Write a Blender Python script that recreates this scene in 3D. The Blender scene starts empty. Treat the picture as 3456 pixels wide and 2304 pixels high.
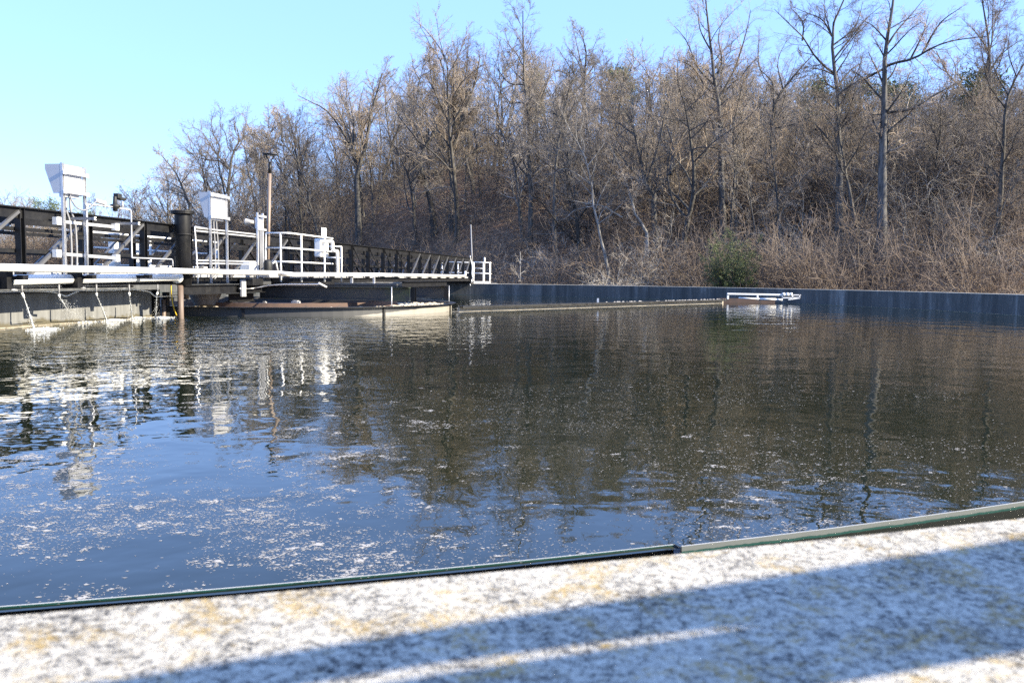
import bpy, math, random
import numpy as np
from mathutils import Vector, Matrix, Quaternion
C = bpy.context.scene.collection
SC = bpy.context.scene
R = math.radians

# ------------------------------------------------------------------ camera
FPX, PITCH, ROLL = 2821.354, 0.0764747, 0.0116104
ZC = 0.89659                      # camera height above the tank's water (z = 0)
cp, sp, cr, sr = math.cos(PITCH), math.sin(PITCH), math.cos(ROLL), math.sin(ROLL)
FW = np.array([0, cp, -sp]); U0 = np.array([0, sp, cp]); R0 = np.array([1.0, 0, 0])
RT = cr*R0 + sr*U0; UP = -sr*R0 + cr*U0
camd = bpy.data.cameras.new('camera'); cam = bpy.data.objects.new('camera', camd); C.objects.link(cam)
camd.sensor_width = 36; camd.lens = 36*FPX/3456
camd.clip_start = 0.05; camd.clip_end = 4000
m = Matrix(((RT[0], UP[0], -FW[0], 0), (RT[1], UP[1], -FW[1], 0), (RT[2], UP[2], -FW[2], ZC), (0, 0, 0, 1)))
cam.matrix_world = m
camd.dof.use_dof = True; camd.dof.focus_distance = 34; camd.dof.aperture_fstop = 8
SC.camera = cam

# ------------------------------------------------------------------ light
SUN_AZ, SUN_EL = 104.0, 26.0
SUN = Vector((math.sin(R(SUN_AZ))*math.cos(R(SUN_EL)), math.cos(R(SUN_AZ))*math.cos(R(SUN_EL)), math.sin(R(SUN_EL))))
w = bpy.data.worlds.new('World'); SC.world = w; w.use_nodes = True
nt = w.node_tree; bg = nt.nodes['Background']
sky = nt.nodes.new('ShaderNodeTexSky'); sky.sky_type = 'NISHITA'; sky.sun_disc = False
sky.sun_elevation = R(SUN_EL); sky.sun_rotation = R(SUN_AZ); sky.altitude = 200
sky.air_density = 1.0; sky.dust_density = 0.0; sky.ozone_density = 2.0
pale = nt.nodes.new('ShaderNodeMix'); pale.data_type = 'RGBA'; pale.inputs[0].default_value = .7   # thin even winter haze over the clear sky
pale.inputs[7].default_value = (1.5, 2.75, 6.3, 1)
nt.links.new(sky.outputs[0], pale.inputs[6]); nt.links.new(pale.outputs[2], bg.inputs[0]); bg.inputs[1].default_value = 0.104
sd = bpy.data.lights.new('sun', 'SUN'); sd.energy = 5.0; sd.angle = R(0.5); sd.color = (1, 0.9, 0.7)
so = bpy.data.objects.new('sun', sd); C.objects.link(so); so.rotation_euler = SUN.to_track_quat('Z', 'Y').to_euler()
so.location = (30, -10, 40)
vs = SC.view_settings; vs.view_transform = 'Standard'; vs.look = 'None'; vs.gamma = 1; vs.use_curve_mapping = False
vs.exposure = 1.68
SC.cycles.use_denoising = False; SC.cycles.use_adaptive_sampling = False; SC.cycles.denoising_prefilter = 'ACCURATE'; SC.cycles.denoising_input_passes = 'RGB_ALBEDO_NORMAL'
SC.cycles.max_bounces = 8; SC.cycles.transparent_max_bounces = 8

# ------------------------------------------------------------------ plan of the place
RW = 22.0                                             # inner radius of the tank wall
WTOP = 0.5563                                         # top of the wall above the water
CEN = np.array([-6.42470, 21.98352])                  # middle of the tank
BETA = 0.1703119                                      # bearing of the bridge
UB = np.array([math.sin(BETA), math.cos(BETA)]); NB = np.array([UB[1], -UB[0]])

def ray(px, py):
    return FW + (px-1728)/FPX*RT + (1152-py)/FPX*UP
def onb(px, py, b):
    """pixel of the photograph -> (b, s, z) on the upright plane b beside the bridge"""
    d = ray(px, py); t = (CEN @ NB + b)/(d[:2] @ NB); X = d*t
    return (b, (X[:2]-CEN) @ UB, X[2]+ZC)
def onz(px, py, z):
    d = ray(px, py); t = (z-ZC)/d[2]; X = d*t
    return (X[0], X[1], z)
def ond(px, py, y):
    d = ray(px, py); t = y/d[1]; X = d*t
    return np.array((X[0], y, X[2]+ZC))
def b2w(p):
    q = CEN + p[0]*NB + p[1]*UB
    return (q[0], q[1], p[2])

# ------------------------------------------------------------------ objects
def props(o, label=None, cat=None, group=None, kind=None):
    if label: o['label'] = label
    if cat: o['category'] = cat
    if group: o['group'] = group
    if kind: o['kind'] = kind
    return o
def thing(name, label, cat, at=(0, 0, 0), rot=0.0, group=None):
    o = bpy.data.objects.new(name, None); C.objects.link(o)
    o.location = at; o.rotation_euler = (0, 0, rot); o.empty_display_size = 0.2
    return props(o, label, cat, group)
def bthing(name, label, cat, at, group=None):
    """thing whose parts are given in bridge coordinates (b, s, z)"""
    o = thing(name, label, cat, b2w(at), -BETA, group); o['org'] = at
    return o
def copy_thing(o, loc=None, rot=None, scale=None, label=None):
    c = o.copy(); C.objects.link(c)
    for ch in o.children:
        d = ch.copy(); C.objects.link(d); d.parent = c
        for g in ch.children:
            e = g.copy(); C.objects.link(e); e.parent = d
    if loc is not None: c.location = loc
    if rot is not None: c.rotation_euler = rot
    if scale is not None: c.scale = scale
    if label: c['label'] = label
    return c

class MB:
    def __init__(self): self.v = []; self.f = []; self.mi = []; self.cur = 0
    def add(self, vs, fs):
        k = len(self.v); self.v += [tuple(map(float, p)) for p in vs]
        for f in fs: self.f.append(tuple(i+k for i in f)); self.mi.append(self.cur)
        return self
    def box(self, x0, x1, y0, y1, z0, z1):
        v = [(x, y, z) for z in (z0, z1) for y in (y0, y1) for x in (x0, x1)]
        return self.add(v, [(0, 2, 3, 1), (4, 5, 7, 6), (0, 1, 5, 4), (2, 6, 7, 3), (0, 4, 6, 2), (1, 3, 7, 5)])
    def bar(self, p0, p1, w, h, up=(0, 0, 1)):
        p0 = Vector(p0); p1 = Vector(p1); d = (p1-p0).normalized(); u = Vector(up)
        s = d.cross(u)
        if s.length < 1e-4: s = d.cross(Vector((1, 0, 0)))
        s.normalize(); u = s.cross(d).normalized()
        v = [p+s*a*w/2+u*c*h/2 for p in (p0, p1) for a, c in ((-1, -1), (1, -1), (1, 1), (-1, 1))]
        return self.add(v, [(3, 2, 1, 0), (4, 5, 6, 7), (0, 1, 5, 4), (1, 2, 6, 5), (2, 3, 7, 6), (3, 0, 4, 7)])
    def tube(self, pts, r, n=10, cap=True):
        pts = [Vector(p) for p in pts]; rs = r if isinstance(r, (list, tuple)) else [r]*len(pts)
        ref = None; rings = []
        for i, p in enumerate(pts):
            a = pts[max(i-1, 0)]; b = pts[min(i+1, len(pts)-1)]; d = (b-a).normalized()
            if ref is None:
                ref = Vector((0, 0, 1)) if abs(d.z) < .9 else Vector((1, 0, 0))
            s = d.cross(ref).normalized(); u = s.cross(d).normalized(); ref = u
            rings.append([p+(s*math.cos(2*math.pi*j/n)+u*math.sin(2*math.pi*j/n))*rs[i] for j in range(n)])
        v = [q for g in rings for q in g]; f = []
        for i in range(len(pts)-1):
            for j in range(n):
                k = (j+1) % n; f.append((i*n+j, (i+1)*n+j, (i+1)*n+k, i*n+k))
        if cap: f.append(tuple(range(n))); f.append(tuple((len(pts)-1)*n+j for j in range(n-1, -1, -1)))
        return self.add(v, f)
    def lathe(self, c, prof, n=24, a0=0, a1=2*math.pi, axis='z'):
        full = abs(a1-a0-2*math.pi) < 1e-6; k = n if full else n+1
        v = []
        for r, z in prof:
            for j in range(k):
                a = a0+(a1-a0)*j/n; x, y = r*math.cos(a), r*math.sin(a)
                if axis == 'z': v.append((c[0]+x, c[1]+y, c[2]+z))
                elif axis == 'y': v.append((c[0]+y, c[1]+z, c[2]+x))
                else: v.append((c[0]+z, c[1]+x, c[2]+y))
        f = []
        for i in range(len(prof)-1):
            for j in range(n):
                q = (j+1) % k
                f.append((i*k+j, i*k+q, (i+1)*k+q, (i+1)*k+j))
        return self.add(v, f)
    def prism(self, poly, vec):
        n = len(poly); vec = Vector(vec)
        v = [Vector(p) for p in poly]+[Vector(p)+vec for p in poly]
        return self.add(v, [tuple(range(n-1, -1, -1)), tuple(range(n, 2*n))]+[(i, (i+1) % n, n+(i+1) % n, n+i) for i in range(n)])
    def ibeam(self, p0, p1, h, wd, t=0.02, up=(0, 0, 1)):
        """I section whose TOP centre line is p0-p1"""
        p0 = Vector(p0); p1 = Vector(p1); u = Vector(up)
        self.bar(p0-u*t/2, p1-u*t/2, wd, t, up); self.bar(p0-u*(h-t/2), p1-u*(h-t/2), wd, t, up)
        return self.bar(p0-u*h/2, p1-u*h/2, t, h-2*t, up)
    def build(self, name, mats, parent=None, smooth=False, bevel=0):
        me = bpy.data.meshes.new(name)
        org = parent['org'] if parent is not None and 'org' in parent else None
        v = self.v if org is None else [(a-org[0], b-org[1], c-org[2]) for a, b, c in self.v]
        me.from_pydata(v, [], self.f)
        if not isinstance(mats, (list, tuple)): mats = [mats]
        for q in mats: me.materials.append(q)
        me.polygons.foreach_set('material_index', self.mi)
        if smooth:
            me.polygons.foreach_set('use_smooth', [len(f) <= 4 for f in self.f])
        me.update()
        o = bpy.data.objects.new(name, me); C.objects.link(o)
        if parent is not None: o.parent = parent
        if org is not None: o['org'] = org
        if bevel:
            md = o.modifiers.new('bevel', 'BEVEL'); md.width = bevel; md.segments = 2; md.limit_method = 'ANGLE'
        return o

def arc(p0, p1, p2, n=6):
    """rounded corner points from p0 over corner p1 to p2"""
    p0, p1, p2 = Vector(p0), Vector(p1), Vector(p2)
    return [p0*(1-t)**2+p1*2*t*(1-t)+p2*t*t for t in [i/n for i in range(n+1)]]
def bendy(pts, r=0.08, n=5):
    pts = [Vector(p) for p in pts]; out = [pts[0]]
    for i in range(1, len(pts)-1):
        a = (pts[i-1]-pts[i]); b = (pts[i+1]-pts[i]); k = min(r, a.length*.45, b.length*.45)
        out += arc(pts[i]+a.normalized()*k, pts[i], pts[i]+b.normalized()*k, n)
    return out+[pts[-1]]
def smooth_line(pts, n=6):
    pts = [Vector(p) for p in pts]; q = [pts[0]*2-pts[1]]+pts+[pts[-1]*2-pts[-2]]; out = []
    for i in range(1, len(q)-2):
        for j in range(n):
            t = j/n; a, b, c, d = q[i-1], q[i], q[i+1], q[i+2]
            out.append(.5*((2*b)+(c-a)*t+(2*a-5*b+4*c-d)*t*t+(3*b-a-3*c+d)*t**3))
    return out+[pts[-1]]

# ------------------------------------------------------------------ materials
def newmat(name):
    ma = bpy.data.materials.new(name); ma.use_nodes = True
    return ma, ma.node_tree, ma.node_tree.nodes['Principled BSDF']
def node(t, kind, **kw):
    n = t.nodes.new(kind)
    for k, v in kw.items(): setattr(n, k, v)
    return n
def noise(t, scale, detail=4, rough=.6, vec=None, dist=0.0):
    n = node(t, 'ShaderNodeTexNoise'); n.inputs['Scale'].default_value = scale; n.inputs['Detail'].default_value = detail
    n.inputs['Roughness'].default_value = rough; n.inputs['Distortion'].default_value = dist
    if vec is not None: t.links.new(vec, n.inputs['Vector'])
    return n.outputs['Fac']
def ramp(t, fac, stops, interp='LINEAR'):
    n = node(t, 'ShaderNodeValToRGB'); n.color_ramp.interpolation = interp
    el = n.color_ramp.elements
    while len(el) < len(stops): el.new(0.5)
    for e, (p, c) in zip(el, stops):
        e.position = p; e.color = (*c, 1) if len(c) == 3 else c
    t.links.new(fac, n.inputs[0]); return n.outputs[0]
def mix(t, fac, a, b, mode='MIX'):
    n = node(t, 'ShaderNodeMix', data_type='RGBA', blend_type=mode)
    if isinstance(fac, (int, float)): n.inputs[0].default_value = fac
    else: t.links.new(fac, n.inputs[0])
    for q, i in ((a, 6), (b, 7)):
        if isinstance(q, (tuple, list)): n.inputs[i].default_value = (*q, 1)
        else: t.links.new(q, n.inputs[i])
    return n.outputs[2]
def math_(t, op, a, b=0.0, clamp=False):
    n = node(t, 'ShaderNodeMath', operation=op, use_clamp=clamp)
    for q, i in ((a, 0), (b, 1)):
        if isinstance(q, (int, float)): n.inputs[i].default_value = q
        else: t.links.new(q, n.inputs[i])
    return n.outputs[0]
def coords(t, scale=(1, 1, 1), which='Object'):
    c = node(t, 'ShaderNodeTexCoord'); mp = node(t, 'ShaderNodeMapping'); mp.inputs['Scale'].default_value = scale
    t.links.new(c.outputs[which], mp.inputs['Vector']); return mp.outputs[0]
def bump(t, bs, h, dist=0.01, strength=1.0):
    b = node(t, 'ShaderNodeBump'); b.inputs['Distance'].default_value = dist; b.inputs['Strength'].default_value = strength
    t.links.new(h, b.inputs['Height']); t.links.new(b.outputs[0], bs.inputs['Normal'])
def paint(name, col, rough=.45, metal=0.0, var=.25, sc=6.0, dirt=None, spec=.5, bmp=0.0):
    ma, t, bs = newmat(name); v = coords(t)
    n1 = noise(t, sc, 5, .65, v)
    c = mix(t, n1, tuple(x*(1-var) for x in col), tuple(min(1, x*(1+var)) for x in col))
    if dirt:
        n2 = ramp(t, noise(t, sc*.7, 6, .7, v), [(.52, (0, 0, 0)), (.72, (1, 1, 1))])
        c = mix(t, n2, c, dirt)
    t.links.new(c, bs.inputs['Base Color']); bs.inputs['Metallic'].default_value = metal
    r = ramp(t, n1, [(.3, (max(.05, rough-.12),)*3), (.75, (min(1, rough+.15),)*3)]); t.links.new(r, bs.inputs['Roughness'])
    bs.inputs['Specular IOR Level'].default_value = spec
    if bmp: bump(t, bs, noise(t, sc*8, 4, .6, v), bmp)
    return ma
M = {}
M['black'] = paint('black_painted_steel', (.007, .007, .008), .5, 0, .35, 5, (.02, .019, .018), .35)
M['white'] = paint('white_painted_steel', (.78, .77, .74), .38, 0, .05, 5, (.62, .57, .5))
M['pipe'] = paint('white_pipe', (.8, .79, .76), .33, 0, .04, 3, (.7, .66, .6))
M['galv'] = paint('galvanised_steel', (.56, .56, .57), .42, .55, .16, 9)
M['alu'] = paint('aluminium_sheet', (.5, .5, .51), .5, .2, .06, 5)
M['grey'] = paint('grey_conduit', (.2, .2, .21), .5, 0, .15, 8)
M['rust'] = paint('rusty_steel', (.1, .065, .05), .8, 0, .4, 6, (.05, .045, .045), .3)
M['brownpipe'] = paint('brown_pipe', (.13, .095, .075), .6, 0, .3, 5, (.12, .08, .06))
M['bronze'] = paint('bronze_lamp_pole', (.2, .15, .115), .5, 0, .12, 5)
M['darkgrey'] = paint('dark_grey_steel', (.05, .052, .056), .5, 0, .3, 4)
M['tanlamp'] = paint('floodlight_shell', (.4, .37, .33), .5)
M['diag'] = paint('sunlit_dark_steel', (.11, .11, .115), .4, .3, .2, 6)  # lighter tone stands in for sun on the rising diagonals
M['deck'] = paint('deck_grating', (.16, .17, .16), .7, 0, .3, 30)
M['yellow'] = paint('yellow_hose', (.62, .4, .03), .5, 0, .1, 6)
M['red'] = paint('red_plastic', (.5, .04, .03), .4)
M['moss'] = paint('mossy_dark_steel', (.022, .025, .028), .5, 0, .3, 1.2, (.035, .05, .015))
M['rubber'] = paint('black_rubber', (.01, .01, .01), .6)
M['glass'] = paint('lamp_glass', (.7, .7, .68), .25)

def streaked(name, base, dark, light, rough=.75, top=None):
    """upright surface with running stains, algae near the water"""
    ma, t, bs = newmat(name); v = coords(t, (1, 1, 1)); vst = coords(t, (1.1, 1.1, .13))
    a = ramp(t, noise(t, 1.4, 8, .8, vst, .4), [(.38, dark), (.54, base), (.72, light)])
    b = noise(t, 5, 6, .7, v)
    c = mix(t, math_(t, 'MULTIPLY', b, .5), a, dark)
    t.links.new(c, bs.inputs['Base Color']); bs.inputs['Roughness'].default_value = rough
    bump(t, bs, b, .01)
    return ma
M['wallface'] = streaked('stained_concrete', (.105, .104, .098), (.04, .042, .04), (.33, .325, .31))

def make_trough():
    ma, t, bs = newmat('trough_steel'); v = coords(t); vst = coords(t, (3, 3, .3))
    a = ramp(t, noise(t, 1.6, 6, .7, vst), [(.3, (.075, .076, .076)), (.5, (.135, .136, .135)), (.7, (.185, .187, .185))])
    sep = node(t, 'ShaderNodeSeparateXYZ'); t.links.new(v, sep.inputs[0])
    n = noise(t, 3.2, 5, .6, v)
    zz = math_(t, 'SUBTRACT', sep.outputs[2], math_(t, 'MULTIPLY', math_(t, 'SUBTRACT', n, .42), .32))
    al = ramp(t, math_(t, 'MULTIPLY', zz, 5.0), [(.1, (1, 1, 1)), (.34, (0, 0, 0))])
    c = mix(t, al, a, (.075, .066, .043))
    t.links.new(c, bs.inputs['Base Color']); bs.inputs['Roughness'].default_value = .6
    return ma
M['trough'] = make_trough()
M['scumband'] = paint('beige_scum_coating', (.36, .32, .26), .7, 0, .15, 9, (.2, .165, .12))
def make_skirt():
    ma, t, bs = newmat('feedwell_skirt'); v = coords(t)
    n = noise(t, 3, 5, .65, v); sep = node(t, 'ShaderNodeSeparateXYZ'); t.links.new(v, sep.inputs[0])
    # beige scum tone painted as the sunlit wedge, dark tone as the shaded front
    lit_wedge = math_(t, 'SUBTRACT', math_(t, 'MULTIPLY', math_(t, 'SUBTRACT', sep.outputs[0], 3.2), .13), sep.outputs[2])
    e = math_(t, 'ADD', math_(t, 'MULTIPLY', lit_wedge, 14), math_(t, 'MULTIPLY', n, .8))
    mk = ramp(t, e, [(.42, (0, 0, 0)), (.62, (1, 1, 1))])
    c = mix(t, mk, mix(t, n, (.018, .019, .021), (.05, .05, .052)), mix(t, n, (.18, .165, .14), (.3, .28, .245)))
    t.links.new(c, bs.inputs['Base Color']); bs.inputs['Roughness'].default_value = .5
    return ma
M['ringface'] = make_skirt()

def make_cap():
    ma, t, bs = newmat('weathered_concrete_with_lichen'); v = coords(t)
    mid = noise(t, 95, 5, .75, v); fine = noise(t, 320, 4, .75, v); big = noise(t, 11, 5, .65, v)
    k = math_(t, 'ADD', math_(t, 'ADD', math_(t, 'MULTIPLY', mid, .48), math_(t, 'MULTIPLY', fine, .34)), math_(t, 'MULTIPLY', big, .18))
    c = ramp(t, k, [(.39, (.03, .029, .027)), (.455, (.16, .15, .135)), (.495, (.42, .385, .32)), (.57, (.62, .57, .475))])
    dk = ramp(t, noise(t, 42, 6, .8, v, .6), [(.5, (0, 0, 0)), (.66, (.5, .5, .5))])
    c = mix(t, dk, c, mix(t, .6, c, (.04, .04, .04)))
    l1 = ramp(t, noise(t, 12, 5, .75, v, .5), [(.5, (0, 0, 0)), (.62, (1, 1, 1))])
    l2 = ramp(t, noise(t, 140, 5, .8, v), [(.42, (0, 0, 0)), (.54, (1, 1, 1))])
    lich = math_(t, 'MULTIPLY', math_(t, 'MULTIPLY', l1, l2), .8)
    c = mix(t, lich, c, (.4, .27, .09))
    cr = node(t, 'ShaderNodeTexVoronoi', feature='DISTANCE_TO_EDGE'); cr.inputs['Scale'].default_value = 2.3
    wv = node(t, 'ShaderNodeVectorMath', operation='ADD'); nz = node(t, 'ShaderNodeTexNoise'); nz.inputs['Scale'].default_value = 9; t.links.new(v, nz.inputs['Vector'])
    sc_ = node(t, 'ShaderNodeVectorMath', operation='SCALE'); sc_.inputs['Scale'].default_value = .25; t.links.new(nz.outputs['Color'], sc_.inputs[0])
    t.links.new(v, wv.inputs[0]); t.links.new(sc_.outputs[0], wv.inputs[1]); t.links.new(wv.outputs[0], cr.inputs['Vector'])
    crk = ramp(t, cr.outputs['Distance'], [(.0, (.55, .55, .55)), (.004, (0, 0, 0))])
    c = mix(t, crk, c, (.04, .037, .033))
    t.links.new(c, bs.inputs['Base Color']); bs.inputs['Roughness'].default_value = .9
    bs.inputs['Specular IOR Level'].default_value = .2
    bump(t, bs, k, .006)
    return ma
M['cap'] = make_cap()

def make_water():
    ma, t, bs = newmat('tank_water'); v = coords(t)
    bs.inputs['Base Color'].default_value = (.009, .012, .005, 1); bs.inputs['Roughness'].default_value = .015
    bs.inputs['IOR'].default_value = 1.43
    d = node(t, 'ShaderNodeVectorMath', operation='DISTANCE'); t.links.new(v, d.inputs[0]); d.inputs[1].default_value = (*b2w((1.2, -7.5, 0))[:2], 0)
    near = node(t, 'ShaderNodeMapRange', interpolation_type='SMOOTHSTEP'); t.links.new(d.outputs['Value'], near.inputs[0])
    near.inputs[1].default_value = 1.0; near.inputs[2].default_value = 8.5; near.inputs[3].default_value = 1; near.inputs[4].default_value = 0
    n1 = noise(t, 2.6, 2, .5, v, .3); n2 = noise(t, 7.0, 2, .5, v, .2); n3 = noise(t, 1.1, 1, .4, v)
    h = math_(t, 'ADD', math_(t, 'MULTIPLY', n1, math_(t, 'ADD', math_(t, 'MULTIPLY', near.outputs[0], .045), .0055)),
              math_(t, 'ADD', math_(t, 'MULTIPLY', n2, math_(t, 'ADD', math_(t, 'MULTIPLY', near.outputs[0], .024), .0012)), math_(t, 'MULTIPLY', n3, .012)))
    bump(t, bs, h, 1.0)
    return ma
M['water'] = make_water()
M['wet'] = paint('wet_slime', (.012, .013, .012), .12, 0, .3, 20, None, .6, .02)

def make_weirmat(off=.017, nm='weir_plate_paint'):
    ma, t, bs = newmat(nm); v = coords(t)
    sep = node(t, 'ShaderNodeSeparateXYZ'); t.links.new(v, sep.inputs[0])
    n = noise(t, 14, 5, .7, v)
    zz = math_(t, 'ADD', sep.outputs[2], math_(t, 'MULTIPLY', math_(t, 'SUBTRACT', n, .5), .015))
    c = ramp(t, math_(t, 'ADD', math_(t, 'MULTIPLY', math_(t, 'ADD', zz, off), 5.0), .5),
             [(.0, (.008, .009, .008)), (.47, (.008, .010, .009)), (.50, (.012, .06, .052)), (.52, (.012, .045, .04)), (.535, (.12, .132, .13)), (1, (.15, .16, .158))])
    t.links.new(c, bs.inputs['Base Color']); bs.inputs['Roughness'].default_value = .35
    return ma
M['weir'] = make_weirmat()
M['weirwet'] = make_weirmat(-.004, 'wet_weir_plate_paint')
M['scumline'] = paint('pale_edge', (.42, .41, .38), .6, 0, .15, 30)
M['foam'] = paint('pale_foam', (.35, .33, .305), .8, 0, .12, 40, None, .3)
M['spray'] = paint('white_water_spray', (.82, .84, .86), .3, 0, .05, 20)

def make_bark(name, a, b, lo, hi):
    ma, t, bs = newmat(name); v = coords(t, (3, 3, .6))
    oi = node(t, 'ShaderNodeObjectInfo')
    c = ramp(t, noise(t, 2.4, 5, .7, v), [(.35, a), (.65, b)])
    k = node(t, 'ShaderNodeMapRange'); t.links.new(oi.outputs['Random'], k.inputs[0]); k.inputs[3].default_value = lo; k.inputs[4].default_value = hi
    hsv = node(t, 'ShaderNodeHueSaturation'); t.links.new(c, hsv.inputs['Color'])
    k2 = node(t, 'ShaderNodeMapRange'); t.links.new(math_(t, 'FRACT', math_(t, 'MULTIPLY', oi.outputs['Random'], 17.3)), k2.inputs[0]); k2.inputs[3].default_value = .55; k2.inputs[4].default_value = 1.35; t.links.new(k2.outputs[0], hsv.inputs['Saturation']); t.links.new(k.outputs[0], hsv.inputs['Value'])
    t.links.new(hsv.outputs[0], bs.inputs['Base Color']); bs.inputs['Roughness'].default_value = .9; bs.inputs['Specular IOR Level'].default_value = .2
    return ma
M['bark'] = make_bark('grey_brown_bark', (.03, .027, .024), (.135, .126, .113), .6, 1.4)
M['twig'] = make_bark('bare_twigs', (.155, .126, .1), (.385, .325, .262), .5, 1.4)
M['pale'] = make_bark('pale_sycamore_bark', (.1, .095, .085), (.38, .36, .33), .95, 1.05)
def make_brush():
    ma, t, bs = newmat('dry_undergrowth'); v = coords(t)
    c = ramp(t, noise(t, .55, 6, .75, v), [(.3, (.065, .05, .04)), (.44, (.155, .118, .09)), (.57, (.21, .165, .128)), (.7, (.34, .285, .225))])
    t.links.new(c, bs.inputs['Base Color']); bs.inputs['Roughness'].default_value = .9; bs.inputs['Specular IOR Level'].default_value = .2
    return ma
M['brush'] = make_brush()
M['needles'] = paint('evergreen_needles', (.075, .1, .03), .7, 0, .5, 2.5, (.17, .17, .06))

def make_ground():
    ma, t, bs = newmat('leaf_litter'); v = coords(t)
    a = ramp(t, noise(t, 2.2, 8, .75, v), [(.3, (.06, .038, .027)), (.5, (.16, .1, .066)), (.66, (.3, .205, .145)), (.8, (.5, .4, .31))])
    b = ramp(t, noise(t, .07, 4, .6, v), [(.35, (.55, .55, .55)), (.65, (1.1, 1.1, 1.1))])
    t.links.new(mix(t, 1.0, a, b, 'MULTIPLY'), bs.inputs['Base Color']); bs.inputs['Roughness'].default_value = .95
    bs.inputs['Specular IOR Level'].default_value = .1
    bump(t, bs, noise(t, 3, 7, .75, v), .25)
    return ma
M['ground'] = make_ground()

# ------------------------------------------------------------------ terrain
AZK = [-60, -34, -24, -17, -13, -9, -4, 2, 8, 15, 22, 30, 40, 60]
D0K = [170, 140, 112, 92, 84, 74, 64, 57, 53, 50, 47, 44, 42, 42]
AMK = [2, 2.5, 4, 9, 17, 22, 24, 23, 21, 18, 17, 18, 19, 19]
def terr(x, y):
    az = np.degrees(np.arctan2(x, np.maximum(y, 1e-3))); d = np.hypot(x, y)
    d0 = np.interp(az, AZK, D0K); A = np.interp(az, AZK, AMK)
    h = A*(1-np.exp(-np.maximum(d-d0, 0)/48.0))
    h = h + .35*np.sin(x*.21+1.3)*np.cos(y*.17)*np.clip((d-d0)/15, 0, 1)
    h = h*np.clip(y/20, 0, 1)
    return h - .25
def polar_grid(rs, n):
    v = []; f = []
    for r in rs:
        a = np.arange(n)*2*np.pi/n
        x = CEN[0]+r*np.cos(a); y = CEN[1]+r*np.sin(a); z = terr(x, y)
        v += list(zip(x, y, z))
    for i in range(len(rs)-1):
        for j in range(n):
            k = (j+1) % n; f.append((i*n+j, (i+1)*n+j, (i+1)*n+k, i*n+k))
    return v, f
g = MB(); v, f = polar_grid([RW+.3, RW+1, RW+3, RW+6]+list(np.arange(RW+9, 160, 3.5))+[175, 200, 240, 300, 450, 700, 1500], 200)
g.add(v, f); go = props(g.build('ground', M['ground'], None, True), kind='structure')

# ------------------------------------------------------------------ tank: wall, water, weir
NSEG = 360
def ring(prof, n=NSEG, mats=None):
    """lathe a closed profile round the tank; one material index per profile edge"""
    mb = MB(); k = len(prof)
    v = []
    for j in range(n):
        a = 2*math.pi*j/n
        for r, z in prof: v.append((CEN[0]+r*math.cos(a), CEN[1]+r*math.sin(a), z))
    mb.v = v
    for j in range(n):
        q = (j+1) % n
        for i in range(k):
            i2 = (i+1) % k
            mb.f.append((j*k+i, q*k+i, q*k+i2, j*k+i2)); mb.mi.append(mats[i] if mats else 0)
    return mb
# profile runs inner bottom -> inner top -> outer top -> outer bottom
wall = ring([(RW-.02, -1.5), (RW-.02, WTOP-.012), (RW-.008, WTOP), (RW+.5, WTOP), (RW+.512, WTOP-.012), (RW+.512, -1.5)], 720, [0, 1, 1, 1, 0, 0])
props(wall.build('tank_wall', [M['wallface'], M['cap']], None), 'round concrete tank wall with pale lichen spotted top and dark streaked inner face', 'wall')
RWE = RW-1.517
wm = MB(); wm.lathe((CEN[0], CEN[1], 0), [(0.01, 0), (6, 0), (12, 0), (17, 0), (RWE-.002, 0)], 180)
props(wm.build('water', M['water'], None), kind='structure')
lm = MB(); lm.lathe((CEN[0], CEN[1], -.16), [(RWE+.02, 0), (RW, 0)], 180)
props(lm.build('channel_water', M['wet'], None), kind='structure')
weir = thing('effluent_weir', 'low weir of pale green plates round the inside of the tank wall', 'weir', (CEN[0], CEN[1], 0))
wl = MB(); wl.lathe((0, 0, 0), [(RWE, -1.0), (RWE+.007, -.06), (RWE+.10, -.07), (RWE+.10, -1.0)], 240)
wl.build('launder_wall', M['wet'], weir)
NP = 40; pl = MB(); da = 2*math.pi/NP
gap = .0002
prof = [(RWE, -.2), (RWE, .006), (RWE+.006, .006), (RWE+.006, -.2)]
vv = []; nn = 10
for j in range(nn+1):
    a = gap+(da-2*gap)*j/nn
    for r, z in prof: vv.append((r*math.cos(a), r*math.sin(a), z))
ff = []; mi = []
for j in range(nn):
    for i in range(3):
        ff.append((j*4+i, (j+1)*4+i, (j+1)*4+i+1, j*4+i+1)); mi.append(1 if i == 1 else 0)
ff += [(0, 1, 2, 3), (nn*4+3, nn*4+2, nn*4+1, nn*4)]; mi += [0, 0]
pl.v = vv; pl.f = ff; pl.mi = mi
joint = onz(2330, 1866, .006); ja = math.atan2(joint[1]-CEN[1], joint[0]-CEN[0])
p0 = pl.build('weir_plate', [M['weir'], M['scumline']], weir); p1_ = pl.build('weir_plate', [M['weirwet'], M['scumline']], weir)
rr = random.Random(5)
for k in range(NP):
    o = p0 if k == 0 else p1_ if k == NP-1 else (p0 if k < 6 else p1_).copy()
    if 0 < k < NP-1: C.objects.link(o)
    o.rotation_euler = (0, 0, ja+k*da)
    o.location = (0, 0, 0.004 if k == 0 else (-.001 if k == NP-1 else rr.uniform(-.003, .004)))
    if k == 0:
        js = MB(); js.box(RWE-.042, RWE+.007, -.0025, .0025, -.2, .005); jo = js.build('joint_strap', M['wet'], weir); jo.rotation_euler = (0, 0, ja)
    if k == NP-1: o.scale = (.9982, .9982, 1)

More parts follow.
